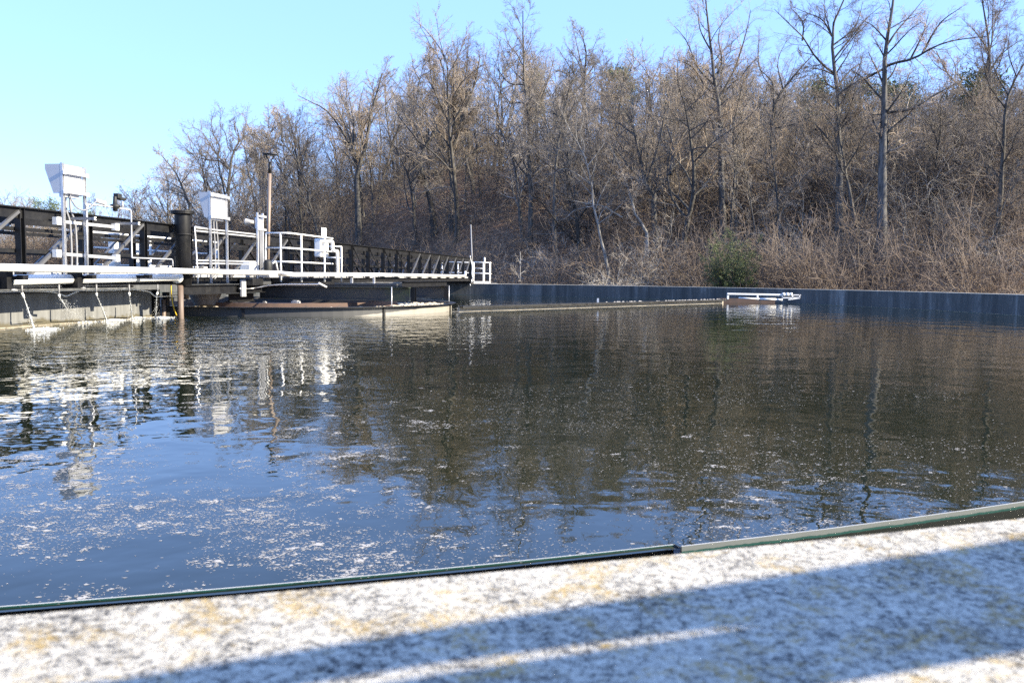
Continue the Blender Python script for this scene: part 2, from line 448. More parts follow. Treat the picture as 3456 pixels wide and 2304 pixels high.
# ------------------------------------------------------------------ truss bridge
bridge = bthing('truss_bridge', 'long black steel truss footbridge crossing the middle of the tank', 'bridge', (0, 0, .676))
BN, BF = .493, -.80; ZB, ZT = .676, 1.875; S0, S1 = -22.3, 21.91; DS = 1.557
posts_s = [S1-DS*k for k in range(29) if S1-DS*k > -22.2]
for b, sg in ((BN, 1), (BF, -1)):
    mb = MB(); mb.box(b-.075, b+.075, S0, S1, ZT-.018, ZT); mb.box(b-.012, b+.012, S0, S1, ZT-.17, ZT-.018)
    mb.build('top_chord', M['black'], bridge)
    mb = MB(); mb.box(b-.07, b+.07, S0, S1, ZB, ZB+.016); mb.box(b-.012, b+.012, S0, S1, ZB+.016, ZB+.13); mb.box(b-.07, b+.07, S0, S1, ZB+.13, ZB+.146)
    mb.build('bottom_chord', M['black'], bridge)
    for z in (1.215, 1.545):
        mb = MB(); mb.box(b-sg*.075-.008, b-sg*.075+.008, S0, S1, z-.03, z+.03)
        mb.build('rail', M['black'], bridge)
    first = None
    for s in posts_s:
        if first is None:
            mb = MB(); mb.box(b-.05, b+.05, s-.05, s-.038, ZB+.146, ZT-.018); mb.box(b-.05, b+.05, s+.038, s+.05, ZB+.146, ZT-.018); mb.box(b-.05, b-.038, s-.038, s+.038, ZB+.146, ZT-.018)
            first = mb.build('post', M['black'], bridge); sf = s
        else:
            o = first.copy(); C.objects.link(o); o.location = (0, s-sf, 0)
    prot = {}
    for k in range(len(posts_s)-1):
        s1, s0 = posts_s[k], posts_s[k+1]
        up = (s0 < -12) or (0 < s1 and s0 < 10 and s1 < 11.2)     # falls towards the far end
        up = (k in range(7, 14)) or k > 21
        if up not in prot:
            mb = MB(); a, c = ((s0+.06, ZT-.05), (s1-.06, ZB+.16)) if up else ((s0+.06, ZB+.16), (s1-.06, ZT-.05))
            mb.bar((b+sg*.03, a[0], a[1]), (b+sg*.03, c[0], c[1]), .034, .012); mb.bar((b+sg*.06, a[0], a[1]-.03), (b+sg*.05, c[0], c[1]-.02), .01, .045)
            prot[up] = (mb.build('diagonal', M['diag'] if not up else M['black'], bridge), s0)  # sunlit tone on rising ones, black on those seen from their shaded underside
        else:
            o = prot[up][0].copy(); C.objects.link(o); o.location = (0, s0-prot[up][1], 0)
mb = MB(); mb.box(BF+.08, BN-.08, S0, S1, ZB+.09, ZB+.12); mb.build('deck', M['deck'], bridge)
for b in (BF+.09, BN-.09):
    mb = MB(); mb.box(b-.004, b+.004, S0, S1, ZB+.122, ZB+.225); mb.build('toe_plate', M['galv'], bridge)
mb = MB()
for s in posts_s: mb.box(BF+.075, BN-.075, s-.03, s+.03, ZB+.02, ZB+.088)
o = mb.build('cross_beam', M['black'], bridge)
mb = MB(); mb.bar((BN+.03, S1+.02, ZB-.05), (BN+.03, S1+.02, ZT+.06), .05, .14); mb.bar((BF-.03, S1+.02, ZB-.05), (BF-.03, S1+.02, ZT+.06), .05, .14)
mb.build('end_post', M['black'], bridge)
mb = MB(); mb.box(BF-.1, BN+.1, S1-.15, S1+.5, WTOP+.002, ZB-.002); mb.build('bearing_plate', M['black'], bridge)

# ------------------------------------------------------------------ pipes along the bridge
PL = 1.02                                   # main pipe offset, left run
PR_ = 1.40
mp = bthing('water_pipe', 'long white pipe running along the outside of the black bridge', 'pipe', (PL, -10, .95))
def pz(px, py, b): return onb(px, py, b)
a0 = onb(-900, 886, PL); a1 = onb(0, 903, PL); a2 = onb(930, 921.5, PL)
j1 = onb(945, 922.5, PL); j2 = onb(988, 927, PR_); e1 = onb(1150, 927, PR_)
zl = a1[2]
ptsL = [(PL, -21.5, a1[2]+.0), (PL, a1[1], a1[2]), (PL, (a1[1]+a2[1])/2, (a1[2]+a2[2])/2), (PL, a2[1], a2[2])]
MB().tube(ptsL, .057, 16).build('left_run', M['pipe'], mp, True)
MB().tube([(PL, a2[1], a2[2]), (PL, a2[1]+.04, a2[2]), (PR_, j2[1], j2[2]), (PR_, j2[1]+.06, j2[2])], .058, 16).build('offset_joint', M['pipe'], mp, True)
er = onb(1568, 931.5, PR_)
rp = [(PR_, j2[1]+.06, j2[2])]+[onb(x, y, PR_) for x, y in ((1100, 926.5), (1268, 927), (1420, 929.5))]+[er]
MB().tube(rp, .056, 16).build('right_run', M['pipe'], mp, True)
MB().tube(bendy([er, (PR_, er[1]+.12, er[2]), (PR_, er[1]+.14, er[2]+.22)], .07), .05, 12).build('end_elbow', M['pipe'], mp, True)
for px in (76, 309, 500):
    q = onb(px, 918, PL)
    mb = MB(); mb.box(BN+.078, PL+.05, q[1]-.05, q[1]+.05, q[2]-.115, q[2]-.058); mb.box(PL-.05, PL+.05, q[1]-.06, q[1]+.06, q[2]-.058, q[2]-.045)
    mb.build('bracket', M['black'], mp)
for px in (1262, 1187):
    q = onb(px, 930, PR_); mb = MB(); mb.box(PR_-.03, PR_+.03, q[1]-.03, q[1]+.03, .66, q[2]-.055); mb.box(PR_-.08, PR_+.08, q[1]-.08, q[1]+.08, .645, .66)
    mb.build('support_post', M['galv'], mp)
for px in (1345,):
    q = onb(px, 930, PR_); mb = MB(); mb.box(BN+.078, PR_+.03, q[1]-.03, q[1]+.03, q[2]-.11, q[2]-.056); mb.build('bracket', M['black'], mp)

# lower, thicker pipes
LPB = .75
def fat(label, xa, ya, xb, yb, ra, flange):
    A = onb(xa, ya, LPB); B = onb(xb, yb, LPB)
    o = bthing('spray_main', label, 'pipe', A, 'thick white pipes below the bridge')
    MB().tube([A, B], ra, 18).build('barrel', M['pipe'], o, True)
    if flange:
        j = onb(432, 938.5, LPB)
        MB().lathe((LPB, j[1], j[2]), [(ra*.98, -.03), (ra*1.06, -.03), (ra*1.06, .03), (ra*.98, .03)], 18, axis='y').build('coupling', M['pipe'], o, True)
        MB().lathe((LPB, B[1], B[2]), [(0.001, -.03), (ra*1.6, -.03), (ra*1.6, .025), (ra*.7, .03), (.001, .03)], 20, axis='y').build('flange', M['white'], o, True)
        MB().tube([(LPB, B[1]+.02, B[2]), (LPB, B[1]+.12, B[2]+.0)], .03, 10).build('drain_stub', M['galv'], o, True)
    MB().tube([(A[0], A[1]+.06, A[2]-.06), (A[0]+.02, A[1]+.1, A[2]-.14), (A[0]+.02, A[1]+.2, A[2]-.15)], .02, 8).build('clamp', M['galv'], o, True)
    return o
fat('thick white pipe under the bridge, the piece at the left edge of the photo', 16, 945, 236, 942, .078, False)
fat('thick white pipe under the bridge with a flanged end beside the black standpipe', 254, 942, 598, 936, .074, True)
for px in (7, 246):
    q = onb(px, 940, LPB)
    br = bthing('pipe_hanger', 'black upright bracket at the %s end of the left thick pipe' % ('near' if px < 100 else 'far'), 'bracket', (LPB, q[1], q[2]-.12), 'pipe hangers under the bridge')
    mb = MB(); mb.box(BN+.08, LPB+.12, q[1]-.03, q[1]+.03, q[2]-.15, q[2]+.16); mb.box(LPB+.04, LPB+.13, q[1]-.06, q[1]+.06, q[2]-.15, q[2]+.13)
    mb.build('hanger_plate', M['black'], br)

# spray nozzles with their jets
jl = [('nearest', 290, 500, 318, 575, 450, 985), ('second', 780, 520, 785, 560, 985, 890), ('third', 1275, 505, 1280, 545, 1410, 868), ('fourth', 1708, 495, 1712, 545, 1745, 838), ('farthest', 2085, 495, 2073, 530, 2055, 832)]
def c6(x, y): return (x*.2551, 860+y*.2551)
rj = random.Random(3); NBP = .75
for i, (nm, xa, ya, xb, yb, xl, yl) in enumerate(jl):
    T = onb(*c6(xa, 405), NBP); N0 = onb(*c6(xa, ya), NBP); N1 = onb(*c6(xb, yb), NBP)
    pos = ['nearest to the left edge of the photo', 'spraying a fan, second from the left edge', 'in the middle of the row of five', 'fourth from the left edge', 'beside the standpipe, at the trough end'][i]
    o = bthing('spray_nozzle', 'drop pipe with white nozzle, ' + pos, 'nozzle', T, 'spray nozzles under the bridge')
    dp = MB().tube([(NBP, T[1], T[2]+.02), N0], .014, 8).build('drop_pipe', M['grey'], o, True)
    MB().tube([N0, (NBP, N0[1]*.6+N1[1]*.4, N0[2]*.6+N1[2]*.4), N1], [.018, .021, .016], 10).build('nozzle', M['white'], dp, True)
    if i:
        MB().tube([(NBP, T[1]-.02, .86+.02*i*0), (NBP, T[1]-.02, .93)], .018, 8).build('riser', M['white'], o, True)
    LZ = onz(*c6(xl, yl), 0.0); q = np.array(LZ[:2])-CEN; L = (q @ NB, q @ UB, 0.0)
    jet = bthing('water_jet', ['steady water jet from the nozzle nearest the left edge', 'fan shaped misty water jet second from the left', 'slanting water jet from the middle nozzle', 'nearly upright water jet, fourth of the row', 'straight thin jet at the end of the grey trough'][i], 'water jet', L, 'water jets falling from the nozzles')
    mb = MB(); K = 9; pts = []
    for k in range(K+1):
        t = k/K; pts.append((N1[0]+(L[0]-N1[0])*t, N1[1]+(L[1]-N1[1])*t, N1[2]*(1-(.9*t+.1*t*t))))
    if i != 1: mb.tube(pts, [.005+.009*(k/K) for k in range(K+1)], 7)
    else: mb.tube(pts[:5], [.006, .007, .007, .006, .003], 6)
    def drop(p, r):
        mb.add([(p[0]+r, p[1], p[2]), (p[0]-r, p[1], p[2]), (p[0], p[1]+r, p[2]), (p[0], p[1]-r, p[2]), (p[0], p[1], p[2]+r*1.6), (p[0], p[1], p[2]-r*1.6)], [(0, 2, 4), (2, 1, 4), (1, 3, 4), (3, 0, 4), (2, 0, 5), (1, 2, 5), (3, 1, 5), (0, 3, 5)])
    for k in range(500 if i == 1 else 160):
        t = rj.random()**.7; p = pts[min(K, int(t*K))]; sdv = (.16 if i == 1 else .035)*t
        drop((p[0]+rj.gauss(0, sdv), p[1]+rj.gauss(.12*t if i == 1 else 0, sdv), max(.005, p[2]+rj.gauss(0, sdv*.6))), rj.uniform(.0012, .0032))
    mb.build('stream', M['spray'], jet, False)
    sb = MB()
    for k in range(220):
        a = rj.uniform(0, 6.28); d = abs(rj.gauss(0, .10)); x, y = L[0]+d*math.cos(a)+rj.random()*.10, L[1]+d*math.sin(a)*1.6+rj.random()*.25; s = rj.uniform(.003, .012)*(1.2-min(1, d*2))
        h = max(0.006, .035*math.exp(-d*9)*rj.random()+.004)
        sb.add([(x-s, y-s, .001), (x+s, y-s*.6, .001), (x+s*.7, y+s, .001), (x-s*.8, y+s*.8, .001), (x, y, h)], [(0, 1, 4), (1, 2, 4), (2, 3, 4), (3, 0, 4)])
    sb.build('splash', M['spray'], jet, False)['kind'] = 'stuff'

# thin hose under the bridge
hz = bthing('white_hose', 'thin white hose sagging along the top of the grey trough', 'hose', (.1, -9, .6))
MB().tube(smooth_line([onb(*c6(x, y), .1) for x, y in ((-300, 476), (0, 478), (300, 478), (540, 480), (680, 490), (760, 505), (870, 545), (960, 510), (1040, 478))], 5), .014, 8).build('near_length', M['white'], hz, True)
MB().tube(smooth_line([onb(*c6(x, y), .1) for x, y in ((1130, 472), (1400, 468), (1600, 463), (1760, 460), (1880, 470), (1980, 492), (2020, 525), (2065, 550), (2180, 548), (2345, 530))], 5), .013, 8).build('far_length', M['white'], hz, True)
yh = bthing('yellow_rope', 'yellow rope hanging down beside the brown pipe legs', 'rope', onb(*(582, 970), .55))
MB().tube(smooth_line([onb(500+x*.2551, 850+y*.2551, .55) for x, y in ((303, 430), (306, 520), (316, 620), (330, 700), (352, 780), (376, 840))], 4), .012, 8).build('rope', M['yellow'], yh, True)

# ------------------------------------------------------------------ grey radial trough
TB = -.19; TS0, TS1 = -RWE+.05, -4.86
tr = bthing('scum_trough', 'long grey steel trough in the water below the left half of the bridge', 'trough', (TB-.4, -9, 0))
mb = MB(); mb.box(TB-.05, TB, TS0, TS1, -.6, .53); mb.build('front_wall', M['trough'], tr)
mb = MB(); mb.box(TB-1.15, TB-1.1, TS0, TS1, -.6, .53); mb.build('back_wall', M['trough'], tr)
mb = MB(); mb.box(TB-1.1, TB-.05, TS1-.05, TS1, -.6, .5); mb.build('end_plate', M['rust'], tr)
mb = MB(); mb.box(TB-.07, TB+.035, TS0, TS1, .53, .556); mb.build('lip', M['darkgrey'], tr)
mb = MB(); n = 90
for k in range(n):
    sa = TS0+(TS1-TS0)*k/n; sb_ = TS0+(TS1-TS0)*(k+1)/n; wv = .012+.01*math.sin(k*1.7)
    mb.box(TB+.001, TB+.03+wv, sa, sb_, -.01, .005+.003*math.sin(k*2.3))
mb.build('waterline_scum', M['scumband'], tr)
mb = MB(); mb.box(TB-.6, TB-.4, TS0, TS1, .6, .64); mb.build('side_plank', M['galv'], tr)
# end stand of the trough
es = bthing('pipe_stand', 'pair of dark uprights with a rusty stub at the end of the trough', 'stand', (TB, -4.6, 0))
mb = MB(); mb.box(TB-.02, TB+.10, -4.83, -4.72, -.5, .56); mb.build('upright', M['black'], es)
MB().tube([(TB+.05, -4.52, -.5), (TB+.05, -4.52, .36)], .05, 12).build('stub', M['brownpipe'], es, True)
mb = MB(); mb.box(TB-.05, TB+.05, -4.40, -4.28, -.5, .5); mb.build('upright', M['black'], es)

# ------------------------------------------------------------------ black standpipe
cx = onb(617, 800, .72)
spip = bthing('standpipe', 'fat black vertical standpipe with a flanged top in front of the bridge', 'standpipe', (.72, cx[1], .66))
ztop = onb(617, 712, .72)[2]; zcol = onb(617, 791, .72)[2]; zbot = onb(617, 962, .72)[2]
MB().lathe((.72, cx[1], 0), [(.001, zbot), (.152, zbot), (.152, ztop-.07)], 32).build('barrel', M['black'], spip, True)
MB().lathe((.72, cx[1], 0), [(.15, ztop-.075), (.2, ztop-.07), (.225, ztop-.055), (.225, ztop-.035), (.205, ztop-.03), (.225, ztop-.025), (.225, ztop), (.001, ztop)], 32).build('flange', M['black'], spip)
MB().lathe((.72, cx[1], 0), [(.15, zcol-.008), (.195, zcol-.008), (.195, zcol+.008), (.15, zcol+.008)], 32).build('collar', M['black'], spip)
lg = bthing('pipe_stilt', 'brown pipe leg standing in the water below the black standpipe', 'leg', (.5, cx[1], 0))
q = onb(609, 1000, .72); MB().tube([(.72, q[1]+.0, -.6), (.72, q[1], zbot-.001)], .058, 16).build('pipe', M['brownpipe'], lg, True)
q2 = onb(629, 990, .2); MB().tube([(.2, q2[1], .36), (.2, q2[1], .66)], .05, 14).build('short_pipe', M['brownpipe'], lg, True)

# ------------------------------------------------------------------ control boxes on struts
def strut(mb, p0, p1, w=.042):
    """open C channel"""
    mb.bar(p0, p1, w, w)
def control_box(label, ptop, pbot2, ytop_panel, ybot_panel, dep_top, dep_bot, right_px, zpole, b, ext, cond):
    # ptop: pixel of near pole top, right_px: pixel of the far pole top
    A = onb(*ptop, b); Bq = onb(*right_px, b)
    sA, sB = A[1], Bq[1]; zt = onb(ptop[0], ytop_panel, b)[2]; zb = onb(ptop[0], ybot_panel, b)[2]
    o = bthing('control_box', label, 'control box', (b, sA, zpole), 'control boxes on steel posts along the bridge')
    for s, z in ((sA, A[2]), (sB, Bq[2])):
        mb = MB(); mb.box(b-.021, b+.021, s-.021, s-.017, zpole, z); mb.box(b-.021, b+.021, s+.017, s+.021, zpole, z); mb.box(b-.021, b-.017, s-.017, s+.017, zpole, z)
        mb.build('post', M['galv'], o)
    for z in (zt-.13, zb+.03) if ext else (zt-.06, zb+.015):
        mb = MB(); mb.box(b+.022, b+.05, sA-.03, sB+.05, z-.022, z+.022); mb.box(b+.05, b+.054, sA-.05, sA+.03, z-.035, z+.035); mb.box(b+.05, b+.054, sB-.03, sB+.05, z-.035, z+.035)
        mb.build('strut', M['galv'], o)
    # housing: sides tapering downwards, open towards the walkway
    b1 = b-.024; wt, wb = dep_top, dep_bot
    mb = MB(); mb.prism([(b1, sA-.02, zt), (b1-wt, sA-.02, zt), (b1-wt, sA-.02, zt-.08), (b1-wb, sA-.02, zb), (b1, sA-.02, zb)], (0, .004, 0))
    mb.prism([(b1, sB-.03, zt), (b1-wt, sB-.03, zt), (b1-wt, sB-.03, zt-.08), (b1-wb, sB-.03, zb), (b1, sB-.03, zb)], (0, .004, 0))
    mb.box(b1-wt, b1, sA-.016, sB-.03, zt-.004, zt)
    hood = mb.build('sun_hood', M['alu'], o)
    mb = MB(); mb.box(b1-.004, b1, sA-.016, sB-.03, zb, zt-.004); mb.build('back_panel', M['alu'], hood)
    mb = MB(); mb.box(b1-wb*.8, b1-.005, sA+.08, sB-.1, zb-.05, zt-.15); cbn = mb.build('cabinet', M['galv'], o)
    for k, (da_, db_) in enumerate(cond):
        s = sA+(sB-sA)*da_
        MB().tube(smooth_line([(b1-.05, s, zb-.02), (b1-.05, s+.01, zb-.25), (b1-.04, s+db_, zb-.5), (b1-.04, s+db_, zpole+.25), (b1-.08, s+db_-.1, zpole+.08)], 5), .016, 8).build('conduit', M['grey'], cbn, True)
    return o, sA, sB, zt, zb
cb1, s1a, s1b, z1t, z1b = control_box('left steel hooded control box on tall posts, highest thing on the bridge', (209, 549), None, 553, 652, .27, .13, (283, 565), .70, .66, True, [(.3, .08), (.5, .1)])
# slack hose from the left box to the flow sensor
h0 = (.61, s1a+(s1b-s1a)*.45, z1b-.02)
cb2, s2a, s2b, z2t, z2b = control_box('white backed hooded control box right of the black standpipe', (708, 645), None, 648, 733, .22, .10, (764, 657), .70, .66, False, [(.38, .02), (.55, .03)])
# small junction box with a horn
A = onb(868, 717, .66); B3 = onb(884, 720, .66)
jb = bthing('junction_box', 'small grey junction box on two thin posts beside the lamp post', 'junction box', (.66, A[1], .72), 'control boxes on steel posts along the bridge')
for s, z in ((A[1], A[2]), (B3[1]+.03, B3[2])):
    mb = MB(); mb.box(.64, .68, s-.02, s+.02, .70, z); mb.build('post', M['galv'], jb)
zt = onb(872, 735, .66)[2]; zb = onb(872, 771, .66)[2]
mb = MB(); mb.box(.6, .637, A[1]-.01, B3[1]+.06, zb, zt); mb.build('enclosure', M['galv'], jb, bevel=.006)
for z in (zt+.04, zb-.02):
    mb = MB(); mb.box(.682, .71, A[1]+.01, B3[1]+.14, z-.025, z+.025); mb.build('strut', M['galv'], jb)
mb = MB(); mb.lathe((.40, A[1]-.03, (zt+zb)/2+.02), [(.001, -.02), (.085, -.02), (.085, 0), (.05, .1), (.04, .18), (.001, .18)], 20, axis='x'); mb.build('floodlight', M['tanlamp'], jb, True)
for k in range(3):
    MB().tube([(.69, A[1]+.06+.06*k, zb-.02), (.69, A[1]+.06+.06*k, .72)], .014, 8).build('conduit', M['grey'], jb, True)

# ------------------------------------------------------------------ valve pipework by the left box
def cz(x, y): return (140+x*.2551, 530+y*.2551)
vb = .70
va = bthing('sample_pipework', 'thin pale pipe arch with a black valve above the bridge rail', 'pipework', onb(292, 890, vb))
P = lambda x, y: onb(*cz(x, y), vb)
MB().tube([P(610, 1450), P(598, 640)], .016, 10).build('riser', M['galv'], va, True)
MB().tube([P(598, 618), P(600, 655)], .026, 10).build('elbow', M['white'], va, True)
MB().tube(bendy([P(598, 625), P(700, 632), P(940, 660), P(1010, 674), P(1180, 700), P(1186, 760), P(1196, 1328), P(1200, 1332), P(1670, 1350), P(1735, 1352), P(1738, 1450)], .05), .0135, 10).build('arch', M['galv'], va, True)
for x, y in ((690, 632), (760, 640), (880, 655), (1120, 690)):
    q = P(x, y); MB().lathe(q, [(.013, -.025), (.022, -.025), (.022, .025), (.013, .025)], 10, axis='y').build('union', M['galv'], va, True)
q = P(775, 590); mb = MB(); mb.bar((q[0], q[1]-.13, q[2]+.01), (q[0], q[1]+.13, q[2]-.02), .07, .06); mb.bar((q[0], q[1]+.11, q[2]-.09), (q[0], q[1]+.11, q[2]+.03), .035, .05); mb.build('flow_sensor', M['galv'], va, bevel=.008)
q = P(975, 645)
mb = MB(); mb.lathe(q, [(.001, -.1), (.04, -.09), (.04, -.05), (.085, -.025), (.085, .015), (.04, .03), (.03, .15), (.03, .16), (.001, .16)], 16); vbd = mb.build('valve_body', M['rubber'], va, True)
mb = MB(); mb.box(q[0]-.05, q[0]+.05, q[1]+.02, q[1]+.13, q[2]+.13, q[2]+.22); mb.box(q[0]-.04, q[0]+.04, q[1]+.1, q[1]+.27, q[2]+.11, q[2]+.16); mb.build('valve_actuator', M['rubber'], vbd, bevel=.012)
MB().tube([P(1072, 590), P(1072, 672)], .02, 8).build('pilot_tube', M['galv'], va, True)
hs = bthing('cable', 'slack grey cable looping from the left control box to the flow sensor', 'cable', h0)
MB().tube(smooth_line([(.6, onb(*cz(375, 480), .6)[1], onb(*cz(375, 480), .6)[2])]+[onb(*cz(x, y), .74) for x, y in ((395, 560), (440, 640), (500, 688), (565, 702), (640, 672), (700, 605), (745, 585))], 5), .012, 8).build('cable', M['grey'], hs, True)

# strut rails clamped over the truss
for i, (ya, yb, x0, x1) in enumerate(((845, 905, 190, 965), (1275, 1335, 190, 975))):
    A = onb(*cz(x0, ya), .60); Bq = onb(*cz(x1, yb+20 if i == 0 else yb), .60)
    o = bthing('clamp_rail', '%s white strut rail bolted across the truss behind the left control box' % ('upper' if i == 0 else 'lower'), 'rail', A, 'strut rails behind the left box')
    mb = MB(); mb.bar(A, Bq, .022, .05); mb.build('channel', M['galv'], o)
    for q in (A, Bq):
        mb = MB(); mb.box(.575, .66, q[1]-.05, q[1]+.05, q[2]-.06, q[2]+.06); mb.build('clamp', M['white'], o)
for i, (x, y) in enumerate(((705, 815), (1285, 880))):
    q = onb(*cz(x, y), 1.02); o = bthing('strut_arm', 'black strut arm with white end sticking out from the top rail, %s the valve' % ('left of' if i == 0 else 'right of'), 'bracket', q, 'strut arms on the top rail')
    mb = MB(); mb.box(BN+.08, 1.02, q[1]-.022, q[1]+.022, q[2]-.022, q[2]+.022); mb.build('arm', M['grey'], o)
    mb = MB(); mb.box(1.021, 1.034, q[1]-.026, q[1]+.026, q[2]+.014, q[2]+.026); mb.box(1.021, 1.034, q[1]-.026, q[1]+.026, q[2]-.026, q[2]-.014); mb.box(1.021, 1.034, q[1]-.026, q[1]-.012, q[2]-.014, q[2]+.014); mb.build('end_cap', M['white'], o)
# second set of strut rails behind the middle box
for i, (y0, y1) in enumerate(((648, 745), (1125, 1145))):
    f2 = lambda x, y: (640+x*.2295, 620+y*.2295)
    A = onb(*f2(90, y0), .61); Bq = onb(*f2(980, y1), .61)
    o = bthing('clamp_rail', '%s pair of strut rails behind the box right of the standpipe' % ('upper' if i == 0 else 'lower'), 'rail', A, 'strut rails behind the middle box')
    mb = MB(); mb.bar(A, Bq, .022, .03); mb.bar((A[0], A[1], A[2]-.06), (Bq[0], Bq[1], Bq[2]-.06), .022, .03); mb.build('channel', M['galv'], o)
# slanting thin pole beside the standpipe
o = bthing('slanted_pole', 'thin pale pole leaning beside the black standpipe', 'pole', onb(668, 955, .62))
MB().tube([onb(667, 958, .62), onb(668, 938, .62), onb(657, 768, .62), onb(658, 765, .62), onb(700, 772, .62)], .016, 8).build('pole', M['galv'], o, True)

# ------------------------------------------------------------------ platform, railings, drive
def railing(name, label, pts, zs, post_ids, group, r=.021, low=.70, toe=None, mat='white'):
    o = bthing(name, label, 'railing', (pts[0][0], pts[0][1], low), group)
    for z in zs:
        MB().tube(bendy([(p[0], p[1], z) for p in pts], .12), r, 10).build('rail', M[mat], o, True)
    for (b, s) in post_ids:
        MB().tube([(b, s, low), (b, s, zs[0]-.002)], r*1.15, 10).build('post', M[mat], o, True)
    return o
pb = 1.2
sc = onb(976, 850, pb)[1]; se = onb(1123, 850, pb)[1]
zr = [onb(1000, y, pb)[2] for y in (789.5, 839, 884.5)]
deckz = .70
pf = bthing('platform', 'small black steel platform beside the middle of the bridge', 'platform', (.9, 0, deckz-.03))
mb = MB(); mb.box(BN+.08, pb+.06, sc-.1, 2.1, deckz-.03, deckz-.005); mb.build('floor_plate', M['deck'], pf)
mb = MB(); mb.box(pb+.061, pb+.075, sc-.1, 2.1, deckz-.1, deckz+.02); mb.box(BN+.08, pb+.06, sc-.115, sc-.1, deckz-.1, deckz+.02); mb.build('edge_angle', M['black'], pf)
g1 = railing('guard_railing', 'white tubular guard railing at the near corner of the bridge platform', [(.62, sc), (pb, sc), (pb, se)], zr, [(pb-.22, sc), (pb, onb(1017, 850, pb)[1]), (pb, onb(1095, 850, pb)[1])], 'white guard railings')
MB().tube(bendy([(.62, sc, zr[0]), (.60, sc, zr[0]-.02), (.58, sc, zr[2]+.04), (.62, sc, zr[2])], .04), .021, 10).build('end_loop', M['white'], g1, True)
g2 = railing('guard_railing', 'white railing along the far side of the bridge platform, seen through the truss', [(-1.6, -5.2), (-1.6, 0.4)], [1.74, 1.42, 1.06], [(-1.6, s) for s in (-5.1, -3.9, -2.7, -1.5, .3)], 'white guard railings')
g3 = railing('guard_railing', 'short white railing behind the white pipe loop on the platform', [(pb-.1, se+.9), (.6, se+.9)], [1.72, 1.40], [(pb-.1, se+.9)], 'white guard railings')
# white posts and panels seen through the truss
cab = bthing('white_cabinet', 'narrow white upright cabinets standing behind the truss, right of the standpipe', 'cabinet', (-1.2, -4.4, .8))
for s, z0, z1, wd in ((-4.62, .8, 1.72, .1), (-3.9, .8, 1.72, .06), (-3.55, 1.0, 1.17, .05)):
    mb = MB(); mb.box(-1.25, -1.1, s-wd, s+wd, z0, z1); mb.build('cabinet_body', M['white'], cab, bevel=.01)
# pump with white housing
q = onb(838, 905, -.2)
pu = bthing('white_pump_box', 'small white plastic box with a red end on the bridge deck', 'box', (q[0], q[1], .8))
mb = MB(); mb.box(-.35, -.05, q[1]-.18, q[1]+.18, .8, 1.22); mb.build('housing', M['white'], pu, bevel=.03)
mb = MB(); mb.box(-.05, -.02, q[1]+.05, q[1]+.16, .85, 1.0); mb.build('red_cap', M['red'], pu)
# sign plate, white meter box, pipe loop
q = onb(1093, 786, pb+.03)
pt_ = bthing('white_plate', 'upright white blank plate fixed above the platform railing', 'plate', (pb+.03, q[1], 1.8))
zt = onb(1093, 769, pb+.03)[2]; hw_ = .085
mb = MB(); mb.box(pb+.024, pb+.036, q[1]-.16, q[1]+.16, zr[0]-.02, zt); mb.build('plate', M['white'], pt_)
q = onb(1092, 840, pb-.1); mbx = bthing('meter_box', 'white meter box hung inside the platform railing under the plate', 'box', (pb-.1, q[1], 1.3))
zt = onb(1092, 807, pb-.1)[2]; zb = onb(1092, 868, pb-.1)[2]
mb = MB(); mb.box(pb-.26, pb-.06, q[1]-.27, q[1]+.27, zb, zt); mh_ = mb.build('housing', M['white'], mbx, bevel=.03)
mb = MB(); mb.box(pb-.059, pb-.045, q[1]-.2, q[1]+.0, zb+.05, zt-.12); mb.build('cover', M['white'], mh_, bevel=.01)
lp = bthing('pipe_loop', 'looped white pipe rising over the platform railing into the main pipe', 'pipe', (PR_, 2, .95))
f7 = lambda x, y: (780+x*.2168, 720+y*.2168)
P = lambda x, y, b: onb(*f7(x, y), b)
MB().tube(bendy([P(1375, 560, 1.06), P(1390, 445, 1.10), P(1420, 440, 1.15), P(1575, 440, 1.40), P(1580, 470, 1.40), P(1578, 580, 1.40), P(1655, 590, 1.40), P(1655, 640, 1.40), P(1662, 930, 1.40)], .09), .045, 14).build('bent_pipe', M['pipe'], lp, True)
# drive unit
dr = bthing('drive_housing', 'black gearbox housing below the deck in the middle of the bridge', 'gearbox', (.9, -2, .68))
q = onb(890, 950, .9); A = onb(854, 950, .9); Bq = onb(918, 950, .9)
mb = MB(); mb.box(.55, .9, A[1], q[1], .64, .80); mb.build('housing', M['black'], dr, bevel=.015)
mb = MB(); mb.box(.55, .88, q[1]+.02, Bq[1], .65, .80); mb.build('cover', M['darkgrey'], dr, bevel=.01)
A = onb(1000, 955, .9); mb = MB(); mb.box(.56, 1.12, -.9, 1.6, .705, .82); mb.build('frame_box', M['black'], dr)
q = onb(904, 905, .95)
mo = bthing('electric_motor', 'small black motor on a grey base by the foot of the lamp post', 'motor', (.95, q[1], .8))
mb = MB(); mb.lathe((.95, q[1], 0), [(.001, .95), (.09, .95), (.1, .98), (.1, 1.16), (.085, 1.22), (.04, 1.25), (.001, 1.25)], 16); mb.build('motor_body', M['rubber'], mo, True)
mb = MB(); mb.box(.8, 1.08, q[1]-.15, q[1]+.45, .82, .945); mb.build('base', M['galv'], mo, bevel=.02)
MB().tube(bendy([(1.0, q[1]+.14, 1.16), (1.0, q[1]+.32, 1.22), (1.0, q[1]+.42, 1.0)], .05), .018, 8).build('handle', M['white'], mo, True)

